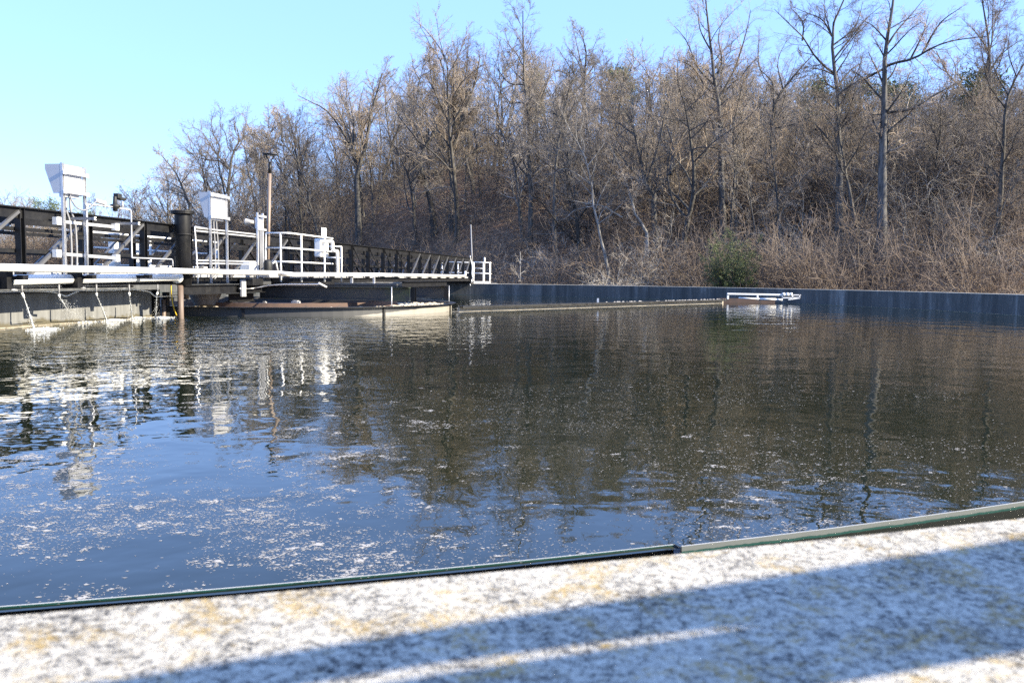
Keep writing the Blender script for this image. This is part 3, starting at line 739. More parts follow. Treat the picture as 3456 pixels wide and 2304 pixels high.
# ------------------------------------------------------------------ support frame: crossbeams over the feed well
fr = bthing('crossbeam_platform', 'black steel beam frame jutting out over the feed well right of the bridge', 'frame', (2.5, 0, .3))
for s in (-1.35, 2.1):
    mb = MB(); mb.ibeam((.45, s, .635), (4.27, s, .635), .335, .2, .022); mb.build('beam', M['moss'], fr)
mb = MB(); mb.ibeam((4.2, -1.75, .775), (4.2, 2.45, .775), .137, .16, .014); mb.build('cap_beam', M['black'], fr)
for s in (-1.2, 1.95):
    mb = MB(); mb.box(4.275, 4.285, s-.06, s+.06, .29, .636); mb.box(4.286, 4.37, s-.06, s-.048, .29, .636); mb.box(4.286, 4.37, s+.048, s+.06, .29, .636); mb.build('bracket', M['black'], fr)
mb = MB(); mb.box(.6, 3.4, -1.40, -1.30, .637, .675); mb.build('channel', M['black'], fr)
mb = MB(); mb.box(2.2, 3.8, -.9, -.8, .66, .71); mb.build('channel', M['darkgrey'], fr)
for b, s in ((3.95, -1.75), (4.3, 2.35)):
    MB().tube([(b, s, -.1), (b, s, .64)], .011, 8).build('hanger_rod', M['galv'], fr, True)
mb = MB(); mb.box(3.9, 4.0, -2.02, -1.98, -.5, .2); mb.box(3.9, 4.0, -1.86, -1.82, -.5, .2); mb.box(3.94, 3.96, -1.98, -1.86, -.5, .2); mb.build('leg', M['black'], fr)
bk = onb(720, 985, .3)
mb = MB(); mb.ibeam((.60, -5.0, .665), (.60, -1.5, .665), .2, .14, .016); mb.build('stringer', M['black'], fr)
mb = MB(); mb.ibeam((.3, -2.6, .44), (.3, -1.4, .44), .2, .14, .016); mb.build('stringer', M['black'], fr)
cd = bthing('cable_conduit', 'pale conduit curving along the top of the near black beam', 'conduit', (.7, -1.8, .65))
MB().tube(smooth_line([P(130, 1170, .7), P(320, 1168, .75), P(430, 1152, .9), P(560, 1128, 1.1), P(700, 1114, 1.4), P(850, 1106, 1.7), P(1100, 1106, 2.2), P(1390, 1104, 2.8)], 5), .016, 8).build('tube', M['galv'], cd, True)
q = P(190, 1165, .72); mb = MB(); mb.box(.7, .74, q[1]-.11, q[1]-.04, q[2]-.19, q[2]+.19); mb.box(.7, .74, q[1]-.03, q[1]+.10, q[2]-.19, q[2]+.19); mb.build('bracket', M['galv'], cd)
q = P(1390, 1110, 2.8); mb = MB(); mb.bar((2.8, q[1]-.1, q[2]+.04), (2.9, q[1]+.1, q[2]-.05), .03, .03); mb.build('end_fitting', M['galv'], cd)

# ------------------------------------------------------------------ feed well ring
FR = 4.5; FC = (.25, .3)
M['tan'] = paint('tan_scum', (.6, .5, .36), .85, 0, .2, 12, (.4, .31, .2), .3)
fwl = bthing('feed_well', 'dark round feed well ring with a flat rim in the water under the bridge', 'ring', (FC[0], FC[1], 0))
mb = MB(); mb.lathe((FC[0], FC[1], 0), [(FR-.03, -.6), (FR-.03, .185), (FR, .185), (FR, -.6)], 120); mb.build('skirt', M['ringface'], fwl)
mb = MB(); mb.lathe((FC[0], FC[1], 0), [(FR-.03, .186), (FR+.11, .186), (FR+.11, .2), (FR-.03, .2), (FR-.03, .186)], 120); mb.build('rim', M['black'], fwl)
mb = MB()
for a in range(0, 360, 40):
    x, y = FC[0]+math.cos(R(a+5))*(FR+.015), FC[1]+math.sin(R(a+5))*(FR+.015); mb.bar((x, y, -.3), (x, y, .184), .05, .03, (math.cos(R(a+5)), math.sin(R(a+5)), 0))
mb.build('stiffener', M['black'], fwl)
mb = MB(); mb.lathe((FC[0], FC[1], 0), [(3.0, -.4), (3.0, .24), (3.04, .24), (3.04, -.4)], 90, R(-150), R(60)); mb.build('inner_ring', M['rust'], fwl)
mb = MB(); mb.lathe((FC[0], FC[1], 0), [(.001, .02), (FR-.04, .02)], 60); mb.build('scum_water', M['rust'], fwl)
# foam and scum in the well
def blob(mb, x, y, z, r, sq):
    v = [(x+r*math.cos(a)*q, y+r*math.sin(a)*q, z+r*sq*hh) for q, hh in ((1, 0), (.75, .6)) for a in [k*math.pi/3+x*40 for k in range(6)]]+[(x, y, z+r*sq*.8)]
    mb.add(v, [(i, (i+1) % 6, 6+(i+1) % 6, 6+i) for i in range(6)]+[(6+i, 6+(i+1) % 6, 12) for i in range(6)])
rs_ = random.Random(11); mb = MB()
for k in range(2400):
    a = rs_.uniform(R(-75), R(40)); d = rs_.uniform(3.1, FR-.1)
    blob(mb, FC[0]+d*math.cos(a), FC[1]+d*math.sin(a), .03+.09*rs_.random(), rs_.uniform(.03, .075), .7)
for k in range(500):
    a = rs_.uniform(R(-145), R(-85)); d = rs_.uniform(3.7, FR-.1)
    blob(mb, FC[0]+d*math.cos(a), FC[1]+d*math.sin(a), .04+.13*rs_.random(), rs_.uniform(.025, .06), .7)
for v_ in range(len(mb.v)):
    q = b2w(mb.v[v_]); mb.v[v_] = q
props(mb.build('scum', M['tan'], None, False), 'lumpy tan scum foam lying inside the feed well ring', 'foam', None, 'stuff')
# cone inlet
q = onz(692, 1010, .35); qq = np.array(q[:2])-CEN; cb, cs = qq @ NB, qq @ UB
cs, cb = -2.5, onb(692, 1000, 0)[0]
d_ = ray(692, 1008); t_ = 19.3/d_[1]; X = d_*t_; cb, cs = (X[:2]-CEN) @ NB, (X[:2]-CEN) @ UB
ic = bthing('inlet_cone', 'grey inverted cone with white rim standing inside the feed well', 'cone', (cb, cs, .1))
mb = MB(); mb.lathe((cb, cs, 0), [(.2, .08), (.25, .2), (.34, .38), (.39, .5)], 28); mb.build('shell', M['trough'], ic, True)
mb = MB(); mb.lathe((cb, cs, 0), [(.385, .5), (.405, .5), (.405, .59), (.385, .59), (.385, .5)], 28); mb.build('rim', M['white'], ic)
# small blocks and brackets on the well
for k, (x, y, sx, sz, mt, nm, lb) in enumerate(((1540, 672, .05, .07, 'galv', 'post_stub', 'small grey post stub on the near side of the feed well'),
                                     (1955, 668, .10, .10, 'galv', 'float_bracket', 'grey bracket block standing on the feed well under the beam'),
                                     (1060, 665, .08, .06, 'brownpipe', 'angle_piece', 'rusty tilted angle piece beside the inlet cone'))):
    X = ray(500+x*.2551, 850+y*.2551); X = X*(20.2/X[1]); b_, s_ = (X[:2]-CEN) @ NB, (X[:2]-CEN) @ UB; z_ = X[2]+ZC
    o = bthing(nm, lb, 'bracket', (b_, s_, .1))
    mb = MB(); mb.bar((b_-.01, s_, .1), (b_+(.05 if k == 2 else 0), s_, z_+sz/2), sx*1.2, sx*1.2); mb.bar((b_-sx, s_, z_), (b_+sx, s_, z_+(.05 if k == 2 else 0)), sx, sz*.6)
    mb.build('block', M[mt], o)

# ------------------------------------------------------------------ skimmer arm and scum box
A = onz(1547, 1052, 0); Bq = onz(2440, 1023, 0)
A = Vector(A); Bq = Vector(Bq); dv = (Bq-A).normalized(); sv = Vector((dv.y, -dv.x, 0))
sk = thing('skimmer_arm', 'long low beam lying in the water from the feed well to the scum box', 'skimmer', A)
L = (Bq-A).length
mb = MB(); mb.bar(Vector((0, 0, -.05)), dv*L+Vector((0, 0, -.05)), .03, .36); mb.build('blade', M['scumband'], sk)
mb = MB(); mb.bar(sv*.06+Vector((0, 0, .145)), dv*L+sv*.06+Vector((0, 0, .145)), .2, .012); mb.bar(sv*.16+Vector((0, 0, .115)), dv*L+sv*.16+Vector((0, 0, .115)), .01, .055); mb.build('cap_angle', M['black'], sk)
mb = MB(); mb.bar(dv*6.1+Vector((0, 0, .15)), dv*6.1+Vector((0, 0, .28)), .06, .06); mb.build('stub', M['galv'], sk)
mb = MB(); rk = random.Random(9)
for k in range(70):
    t = L*(.45+.55*rk.random()); p = dv*t+sv*rk.uniform(.0, .12); s = rk.uniform(.03, .09)
    mb.add([p+dv*s+Vector((0, 0, .152)), p-dv*s+Vector((0, 0, .152)), p+sv*s*.5+Vector((0, 0, .152)), p-sv*s*.5+Vector((0, 0, .152)), p+Vector((0, 0, .152+s*.3))], [(0, 2, 4), (2, 1, 4), (1, 3, 4), (3, 0, 4)])
mb.build('scum_crust', M['foam'], sk)
# scum box
Y0 = 33.2
def sb_pt(x, y, yy=Y0): return Vector(ond(1960+x*.35714, 920+y*.35714, yy))
bx0 = thing('scum_box', 'rusty scum box carrying white rails near the far tank wall', 'scum box', (sb_pt(1600, 285).x, Y0, 0))
bx0['org'] = tuple(bx0.location)
z0 = sb_pt(1400, 282).z
xa, xb = sb_pt(1335, 280).x, sb_pt(1835, 280).x
mb = MB(); mb.box(xa, xb, Y0-.02, Y0+.02, -.4, .15); mb.box(xa, xb, Y0+.9, Y0+.94, -.4, .15); mb.box(xa, xa+.04, Y0+.021, Y0+.899, -.4, .15); mb.box(xb-.04, xb, Y0+.021, Y0+.899, -.4, .12); mb.build('trough', M['rust'], bx0)
p1, p2 = sb_pt(1383, 200), sb_pt(1900, 210)
mb = MB(); mb.bar(p1, p2, .06, .07); tpr = mb.build('top_rail', M['white'], bx0, bevel=.01)
for x, y in ((1390, 245), (1670, 243)):
    q = sb_pt(x, y); mb = MB(); mb.box(q.x-.035, q.x+.035, Y0-.03, Y0+.03, .13, sb_pt(x, 205).z-.04); mb.build('post', M['white'], bx0)
MB().tube([sb_pt(1492, 238), sb_pt(1688, 248)], .03, 10).build('lower_pipe', M['white'], bx0, True)
MB().tube([sb_pt(1690, 248), sb_pt(1845, 252)], .04, 10).build('lower_pipe', M['pipe'], bx0, True)
MB().tube([sb_pt(1845, 253), sb_pt(1905, 257)], .035, 10).build('lower_pipe', M['white'], bx0, True)
mb = MB()
for (a, b_) in (((1900, 210), (2080, 211)), ((1900, 238), (2070, 236)), ((1960, 255), (2070, 240)), ((1905, 208), (1905, 245)), ((2003, 208), (2003, 245)), ((2068, 208), (2068, 240))):
    mb.bar(sb_pt(*a), sb_pt(*b_), .035, .04)
mb.build('end_lattice', M['white'], bx0)
for x in (1915, 1950, 1985):
    q = sb_pt(x, 205); mb = MB(); mb.lathe((q.x, Y0, q.z), [(.05, -.05), (.065, -.05), (.065, .05), (.05, .05), (.05, -.05)], 14, axis='x'); mb.build('clamp', M['white'], tpr, True)

# ------------------------------------------------------------------ far end landing with railing
o = bthing('guard_railing', 'small white railed landing on the wall at the far end of the bridge', 'railing', (1.0, 22.3, WTOP), 'white guard railings')
fa = lambda x, y: (1440+x*.2381, 820+y*.2381)
SL = 22.25
q1 = onb(*fa(672, 565), .8); 
def fpt(x, y, yy=44.2): return Vector(b2w((0, 0, 0)))*0 + Vector(ond(*fa(x, y), yy))
def w2b(v): q = np.array((v[0], v[1]))-CEN; return (q @ NB, q @ UB, v[2])
F = lambda x, y, yy=44.2: w2b(fpt(x, y, yy))
zb = WTOP+.01
for x, yy in ((672, 44.2), (802, 44.2), (818, 43.9), (895, 44.2), (806, 45.2), (905, 45.2)):
    a = F(x, 270, yy); MB().tube([(a[0], a[1], zb), a], .022 if x != 818 else .03, 8).build('post', M['white'], o, True)
a = F(820, 205, 43.9); b_ = F(820, 300, 43.9); MB().tube([b_, a], .04, 8).build('tall_post', M['white'], o, True)
for y in (270, 425):
    a, b_, c_, d_ = F(665, y), F(905, y+10), F(915, y+14, 45.2), F(800, y+4, 45.2)
    MB().tube([a, b_, c_, d_], .024, 8).build('rail', M['white'], o, True)
a, b_ = F(672, 356), F(815, 362); MB().tube([a, b_], .018, 8).build('rail', M['galv'], o, True)
a, b_ = F(672, 555), F(900, 560); mb = MB(); mb.bar((a[0], a[1], zb+.05), (b_[0], b_[1], zb+.05), .02, .1); mb.build('toe_plate', M['white'], o)
a, b_ = F(650, 575), F(970, 578); mb = MB(); mb.bar((a[0], a[1], WTOP+.004), (b_[0], b_[1]+.3, WTOP+.004), .9, .006); mb.build('floor_plate', M['white'], o)
o2 = bthing('guard_railing', 'white railing running behind the far end of the truss towards the left', 'railing', (-3, 22.4, WTOP), 'white guard railings')
for y in (270, 418):
    MB().tube([F(190, y, 45.5), F(665, y+8, 44.6)], .024, 8).build('rail', M['white'], o2, True)
for x in (220, 445, 655):
    a = F(x, 275, 45.2); MB().tube([(a[0], a[1], WTOP-.3), a], .03, 8).build('post', M['white'], o2, True)
rp_ = bthing('rope_coil', 'frayed rope end hanging from the far end of the bridge', 'rope', F(620, 590, 43.4))
MB().tube(smooth_line([F(615, 180, 43.4), F(628, 250, 43.4), F(645, 330, 43.4), F(640, 430, 43.4), F(655, 500, 43.4), F(630, 520, 43.4), F(640, 550, 43.4), F(615, 580, 43.4), F(622, 605, 43.4)], 4), .025, 8).build('rope', M['galv'], rp_, True)

# ------------------------------------------------------------------ lamp posts
def lamp(label, base, top, rp, hr, pm='bronze'):
    base, top = Vector(base), Vector(top); ax = (top-base); H = ax.length; ax.normalize()
    o = thing('lamp_post', label, 'lamp post', base, 0, 'lamp posts beside the tank'); o['org'] = tuple(base)
    rot = Vector((0, 0, 1)).rotation_difference(ax)
    hh = hr*1.1
    MB().tube([base, base+ax*(H-hh-.28)], rp, 14).build('pole', M[pm], o, True)
    MB().tube([base+ax*(H-hh-.28), base+ax*(H-hh)], rp*.92, 14).build('fitter', M['black'], o, True)
    for k in range(4):
        a = math.pi/4+k*math.pi/2+.3; d = rot @ Vector((math.cos(a), math.sin(a), 0))
        MB().tube(smooth_line([base+ax*(H-hh-.02)+d*rp*.6, base+ax*(H-hh+.25*hh)+d*rp*1.2, base+ax*(H-.3*hr)+d*hr*.72, base+ax*(H-.12*hr)+d*hr*.82], 3), rp*.28, 6).build('arm', M['black'], o, True)
    mb = MB(); mb.lathe((0, 0, 0), [(.001, -.16*hr), (hr*.8, -.15*hr), (hr*.97, -.1*hr), (hr, -.03*hr), (hr*.93, .02*hr), (hr*.5, .1*hr), (.001, .13*hr)], 28)
    mb.v = [tuple(base+ax*H+rot @ Vector(p)) for p in mb.v]; hd = mb.build('head', M['black'], o, True)
    mb = MB(); mb.lathe((0, 0, 0), [(.001, -.30*hr), (hr*.42, -.29*hr), (hr*.5, -.17*hr), (.001, -.165*hr)], 20)
    mb.v = [tuple(base+ax*H+rot @ Vector(p)) for p in mb.v]; mb.build('lens', M['glass'], hd, True)
    MB().tube([base, base+ax*.03], rp*2.2, 14).build('base_flange', M['black'], o)
    return o
D1 = 20.9
lb = ond(902.5, 950, D1); lt = ond(911.5, 520.5, D1); lb[2] = deckz
lamp('brown lamp post with black disc head on the bridge platform, nearer and taller', lb, lt, .042, .175)
D2 = 46.5
lb = ond(1594, 900, D2); lt = ond(1588, 729, D2); k_ = (lb[2]+.3)/(lt[2]-lb[2]); lb = lb-(lt-lb)*k_; 
lamp('distant lamp post with black disc head at the far end of the bridge', lb, lt, .034, .17, 'grey')

# ------------------------------------------------------------------ unseen planks, added and shaped to cast shadow bands on the wall top
def back(px, py, off):
    """point over the wall top at px,py moved towards the sun until it meets the plane of the planks"""
    X = Vector(onz(px, py, WTOP)); S = SUN
    c = Vector((CEN[0], CEN[1], 0)); az = Vector((0, 0, 0))-c; az.z = 0; az.normalize()
    dist = (X-c).dot(az); t = (RW+off-dist)/(S.dot(az)); return X+S*t
gr = thing('shadow_planks', 'unseen planks added beside the camera to cast the shadow bands on the near wall top', 'railing', (1.5, -.5, 0))
OFF = .85
def plank(name, top, bot):
    mb = MB(); n = len(top)
    c = Vector((CEN[0], CEN[1], 0)); az = Vector((0, 0, 0))-c; az.z = 0; az.normalize()
    T = [back(*p, OFF) for p in top]; Bm = [back(*p, OFF) for p in bot]
    o = Vector(gr.location)
    v = []
    for a, b_ in zip(T, Bm): v += [a-o, b_-o, b_+az*.004-o, a+az*.004-o]
    f = []
    for i in range(n-1):
        for j in range(4): f.append((i*4+j, (i+1)*4+j, (i+1)*4+(j+1) % 4, i*4+(j+1) % 4))
    f += [(0, 1, 2, 3), ((n-1)*4+3, (n-1)*4+2, (n-1)*4+1, (n-1)*4)]
    mb.add(v, f); mb.build(name, M['galv'], gr)
e1 = [(-100, 2366), (294, 2304), (1469, 2116), (2500, 1958), (3456, 1812), (4200, 1690)]
e2 = [(-100, 2440), (300, 2425), (1469, 2234), (2200, 2140), (2600, 2096), (4200, 1870)]
e3 = [(800, 2390), (1469, 2270), (2200, 2163), (2600, 2100), (4200, 1875)]
e4 = [(1000, 2450), (1500, 2430), (2792, 2304), (3456, 2190), (4200, 2060)]
plank('upper_shadow_plank', e1, e2); plank('lower_shadow_plank', e3, e4)

#FOAM
# ------------------------------------------------------------------ floating foam
rf = np.random.default_rng(21)
def vnoise(x, y, seed, sc):
    """cheap smooth value noise"""
    rg = np.random.default_rng(seed); G = rg.random((64, 64))
    X = (x*sc) % 63; Y = (y*sc) % 63; i = np.floor(X).astype(int); j = np.floor(Y).astype(int); a = X-i; b = Y-j
    a = a*a*(3-2*a); b = b*b*(3-2*b)
    return (G[i, j]*(1-a)+G[i+1, j]*a)*(1-b)+(G[i, j+1]*(1-a)+G[i+1, j+1]*a)*b
def foam_points(n, smin, smax, pw, big):
    az = rf.uniform(-36, 36, n*6); d = 1.9*np.exp(rf.random(n*6)*np.log(32/1.9))
    x = d*np.sin(np.radians(az)); y = d*np.cos(np.radians(az))
    ok = np.hypot(x-CEN[0], y-CEN[1]) < RWE-.03
    cl = vnoise(x+40, y+40, 4, .9)*.45+vnoise(x+40, y+40, 5, 2.6)*.35+vnoise(x+40, y+40, 6, 7)*.2
    wgt = np.where(az < -4, 1.0, .0)*np.clip((7.2-d)/2.5, 0, 1)*np.clip((-2-az)/8, 0, 1)
    wgt = np.maximum(wgt, (.3 if big else .7)*np.clip(1-abs(az-18)/15, 0, 1)*np.clip(1-abs(d-3.6)/2.6, 0, 1))
    wgt = np.maximum(wgt, (.24 if not big else .010)*np.clip((16-d)/8, .06, 1)*np.clip((az+18)/8, 0, 1))
    wgt = np.maximum(wgt, .35*np.clip((5-d)/2, 0, 1))
    keep = ok & (rf.random(n*6) < wgt*np.clip((cl-.42)*5, 0.03, 1))
    x, y = x[keep][:n], y[keep][:n]; dd = d[keep][:n]
    s = smin+(smax-smin)*rf.random(len(x))**pw
    return x, y, s*np.clip(dd/5, .75, 1.25)
V = []; Fq = []
def flakes(x, y, s, k, h):
    n = len(x); a = np.arange(k)*2*np.pi/k
    rad = s[:, None]*(.55+.6*rf.random((n, k))); th = rf.random(n)*6.3; st = rf.uniform(1.0, 2.6, n)
    lx = rad*np.cos(a)*st[:, None]; ly = rad*np.sin(a)
    X = x[:, None]+lx*np.cos(.2)-ly*np.sin(.2); Y = y[:, None]+lx*np.sin(.2)+ly*np.cos(.2)
    o = sum(len(q) for q in V)
    V.append(np.stack([X, Y, np.full_like(X, .0008)], -1).reshape(-1, 3)); V.append(np.stack([x, y, np.full(n, h)], -1))
    b = o+np.arange(n)*k; c = o+n*k+np.arange(n)
    for j in range(k): Fq.append(np.stack([b+j, b+(j+1) % k, c], -1))
for args, k, h in (((42000, .0013, .0042, 1.8, False), 4, .001), ((1500, .003, .009, 2.0, True), 7, .0015)):
    x, y, s = foam_points(*args); flakes(x, y, s, k, h)
x, y, s = foam_points(1000, .3, 1.3, 2.0, True); kf = (np.hypot(x, y) < 6.3) & (rf.random(len(x)) < np.where(x < -.3, 1, .5)); x, y, s = x[kf], y[kf], s[kf]                      # rafts: lacy clusters of bubbles
nb = (48*s**1.6+10).astype(int); ci = np.repeat(np.arange(len(x)), nb); q = rf.normal(size=(len(ci), 2))*rf.random((len(ci), 1))**.6*.62; sub = rf.normal(size=(len(x), 4, 2))*.95; q = q+sub[ci, rf.integers(0, 4, len(ci))]
sg = s[ci]*.03; bx_ = x[ci]+q[:, 0]*sg*1.5; by_ = y[ci]+q[:, 1]*sg*1.25+q[:, 0]*sg*rf.uniform(-.5, .7, len(x))[ci]
ins = np.hypot(bx_-CEN[0], by_-CEN[1]) < RWE-.035; bx_, by_, q, ci = bx_[ins], by_[ins], q[ins], ci[ins]
core = np.exp(-(q**2).sum(1)*.7); flakes(bx_, by_, (.0018+.0052*core*rf.random(len(ci)))*s[ci]**.4, 6, .0015)
# specks near the weir of the far side
def mesh_tri(name, V, F, mat, smooth=False):
    me = bpy.data.meshes.new(name); V = np.asarray(V, np.float32); F = np.asarray(F, np.int32); q = F.shape[1]
    me.vertices.add(len(V)); me.vertices.foreach_set('co', V.ravel())
    me.loops.add(F.size); me.loops.foreach_set('vertex_index', F.ravel())
    me.polygons.add(len(F)); me.polygons.foreach_set('loop_start', np.arange(len(F), dtype=np.int32)*q)
    me.polygons.foreach_set('loop_total', np.full(len(F), q, np.int32))
    if smooth: me.polygons.foreach_set('use_smooth', np.ones(len(F), bool))
    me.update(calc_edges=True); me.materials.append(mat); return me
def obj(name, me, parent=None):
    o = bpy.data.objects.new(name, me); C.objects.link(o)
    if parent is not None: o.parent = parent
    return o
props(obj('floating_foam', mesh_tri('floating_foam', np.concatenate(V), np.concatenate(Fq), M['foam'])), 'pale foam flecks drifting on the dark water', 'foam', None, 'stuff')

# ------------------------------------------------------------------ trees
def unit(a): return a/np.maximum(np.linalg.norm(a, axis=-1, keepdims=True), 1e-9)
def grow(P0, D0, L, r0, n, wob, trop, taper, rng):
    B = len(P0); P = np.zeros((B, n+1, 3)); P[:, 0] = P0; d = unit(D0); st = (L/n)[:, None]
    bias = rng.normal(0, wob*.5, (B, 3))
    for i in range(n):
        d = unit(d+rng.normal(0, wob, (B, 3))+bias+np.array([0, 0, trop])); P[:, i+1] = P[:, i]+d*st
    t = np.linspace(0, 1, n+1); return P, r0[:, None]*(1-(1-taper)*t)[None]
def kids(P, Rd, m, lo, hi, a0, a1, ratio, rmul, rng, flat=0.0, clus=1.0):
    B, n1, _ = P.shape; n = n1-1
    t = lo+(hi-lo)*((np.arange(m)[None]+rng.random((B, m)))/m)**clus; t = np.clip(t, 0, .999)
    i = (t*n).astype(int); f = (t*n-i)[..., None]; bi = np.arange(B)[:, None]
    pos = P[bi, i]*(1-f)+P[bi, i+1]*f; tan = unit(P[bi, i+1]-P[bi, i])
    rad = Rd[bi, i]*(1-f[..., 0])+Rd[bi, i+1]*f[..., 0]
    ax = rng.normal(size=(B, m, 3)); ax[..., 2] *= (1-flat); perp = unit(ax-(ax*tan).sum(-1, keepdims=True)*tan)
    an = np.radians(rng.uniform(a0, a1, (B, m)))[..., None]
    d = tan*np.cos(an)+perp*np.sin(an)
    Lp = np.linalg.norm(np.diff(P, axis=1), axis=-1).sum(1)[:, None]
    L = Lp*ratio*(1.12-.62*t)*rng.uniform(.65, 1.25, (B, m))
    return pos.reshape(-1, 3), d.reshape(-1, 3), L.ravel(), (rad*rmul).ravel()
def tubes(batches):
    V = []; F = []; o = 0
    for P, Rd, k in batches:
        B, n1, _ = P.shape
        T = np.empty_like(P); T[:, 1:-1] = P[:, 2:]-P[:, :-2]; T[:, 0] = P[:, 1]-P[:, 0]; T[:, -1] = P[:, -1]-P[:, -2]; T = unit(T)
        ref = np.zeros((B, 1, 3)); mz = np.abs(T[:, :1].mean(1)[:, 2]) > .8; ref[:, 0, 2] = ~mz; ref[:, 0, 0] = mz
        S = unit(np.cross(T, ref)); U = np.cross(S, T); a = np.arange(k)*2*np.pi/k
        ringv = P[:, :, None]+(S[:, :, None]*np.cos(a)[None, None, :, None]+U[:, :, None]*np.sin(a)[None, None, :, None])*Rd[:, :, None, None]
        V.append(ringv.reshape(-1, 3))
        idx = o+np.arange(B*n1*k).reshape(B, n1, k); nx = np.roll(idx, -1, 2)
        F.append(np.stack([idx[:, :-1], nx[:, :-1], nx[:, 1:], idx[:, 1:]], -1).reshape(-1, 4)); o += B*n1*k
    return np.concatenate(V), np.concatenate(F)
def fine(P, Rd, rng, cfg, tr):
    """twig levels grown from limbs P; returns batches"""
    out = []
    for (m, n, lo, hi, a0, a1, ratio, rm, wob, trp, tap, k, minr) in cfg:
        q = kids(P, Rd, m, lo, hi, a0, a1, ratio, rm, rng)
        r = np.maximum(q[3], minr)
        P, Rd = grow(q[0], q[1], q[2], r, n, wob, trp, tap, rng); out.append((P, Rd, k))
    return out
def proto(seed, kind):
    """bare tree of height about 1 x 15 m; returns trunk mesh, crown mesh"""
    g = np.random.default_rng(seed); H = 15.0
    if kind == 'forest':   tr, nl, lo, a, rat, wob = .17, 15, .30, (25, 55), .36, .06
    elif kind == 'vase':   tr, nl, lo, a, rat, wob = .22, 13, .22, (18, 42), .58, .05
    elif kind == 'broad':  tr, nl, lo, a, rat, wob = .26, 14, .20, (35, 70), .55, .08
    elif kind == 'pole':   tr, nl, lo, a, rat, wob = .13, 16, .45, (25, 60), .24, .035
    else:                  tr, nl, lo, a, rat, wob = .10, 18, .10, (30, 65), .42, .10
    P, Rd = grow(np.zeros((1, 3)), np.array([[g.normal(0, .05), g.normal(0, .05), 1]]), np.array([H*.94]), np.array([tr]), 10, wob, .02, .12, g)
    Rd[:, 0] *= 1.25
    q = kids(P, Rd, nl, lo, .98, a[0], a[1], rat, .58, g, 0, .8)
    L1, R1 = grow(q[0], q[1], q[2], np.maximum(q[3], .045), 7, .13, .07, .3, g)
    cfg = [(8, 5, .15, .98, 25, 60, .46, .5, .14, .06, .35, 3, .02), (7, 4, .15, 1, 25, 60, .5, .55, .17, .04, .45, 3, .0115), (3, 2, .15, 1, 25, 62, .6, .7, .2, .03, .5, 3, .0066)]
    bt = fine(L1, R1, g, cfg, 0)
    Vt, Ft = tubes([(P, Rd, 7), (L1, R1, 5)]); Vc, Fc = tubes(bt)
    return mesh_tri('trunk', Vt, Ft, M['bark'], True), mesh_tri('crown', Vc, Fc, M['twig'], False)

SKYX = [0, 60, 130, 200, 270, 330, 400, 470, 530, 580, 640, 690, 730, 800, 880, 960, 1040, 1120, 1200, 1280, 1360, 1430, 1500, 1560, 1650, 1750, 1850, 2000, 2150, 2250, 2352]
SKYY = [470, 455, 470, 480, 440, 430, 400, 370, 325, 268, 246, 228, 145, 118, 120, 108, 98, 105, 125, 120, 120, 165, 150, 100, 120, 175, 205, 205, 215, 195, 150]
PROT = []
for i, kd in enumerate(['forest', 'forest', 'forest', 'vase', 'vase', 'broad', 'pole', 'pole', 'bushy', 'bushy', 'forest', 'broad']):
    a, b = proto(100+i, kd)
    t = thing('bare_tree', 'bare grey brown tree in the dense winter wood behind the tank wall', 'tree', (0, 0, 0), 0, 'bare trees of the wood')
    obj('trunk', a, t); obj('crown', b, t); PROT.append([t, kd, 0])
rt = np.random.default_rng(77)
placed = 0; cells = {}
LIM = 285
tries = 0
while placed < LIM and tries < 6000:
    tries += 1
    az = rt.uniform(-33, 33.5)
    d0 = np.interp(az, AZK, D0K); dep = rt.random()**.9*(78 if az > -20 else 40); d = d0+2+dep
    x, y = d*math.sin(R(az)), d*math.cos(R(az)); z = float(terr(np.array(x), np.array(y)))
    key = (int(x/3.2), int(y/3.2))
    if key in cells: continue
    if az < -17 and rt.random() > .75: continue
    pxd = (1728+math.tan(R(az))*FPX)/1.4694
    el = (640-np.interp(pxd, SKYX, SKYY))/1920*math.cos(R(az))
    hm = ZC+d*el-z+(rt.normal(0, .7))
    kds = ['forest', 'vase', 'broad', 'pole', 'bushy']; pr = [.34, .16, .12, .24, .14] if dep > 8 else [.2, .15, .2, .1, .35]
    kd = kds[rt.choice(5, p=pr)]
    h = {'bushy': rt.uniform(6, 9.5), 'pole': rt.uniform(13, 19), 'forest': rt.uniform(12, 18), 'vase': rt.uniform(11, 17), 'broad': rt.uniform(9, 14)}[kd]
    if h > hm: h = hm*rt.uniform(.86, 1.0)
    if h < 3.5: continue
    cells[key] = 1
    cand = [p for p in PROT if p[1] == kd]; p = cand[rt.integers(len(cand))]
    s = h/15.0; sxy = s*rt.uniform(.9, 1.15) if h > 9 else s*rt.uniform(1.0, 1.5)
    loc = (x, y, z-.15); rot = (0, 0, rt.uniform(0, 6.28)); sc = (sxy, sxy, s)
    if p[2] == 0:
        p[0].location = loc; p[0].rotation_euler = rot; p[0].scale = sc; p[2] = 1
    else: copy_thing(p[0], loc, rot, sc); p[2] += 1
    placed += 1
for p in PROT:
    if p[2] == 0:
        for ch in list(p[0].children): bpy.data.objects.remove(ch)
        bpy.data.objects.remove(p[0])

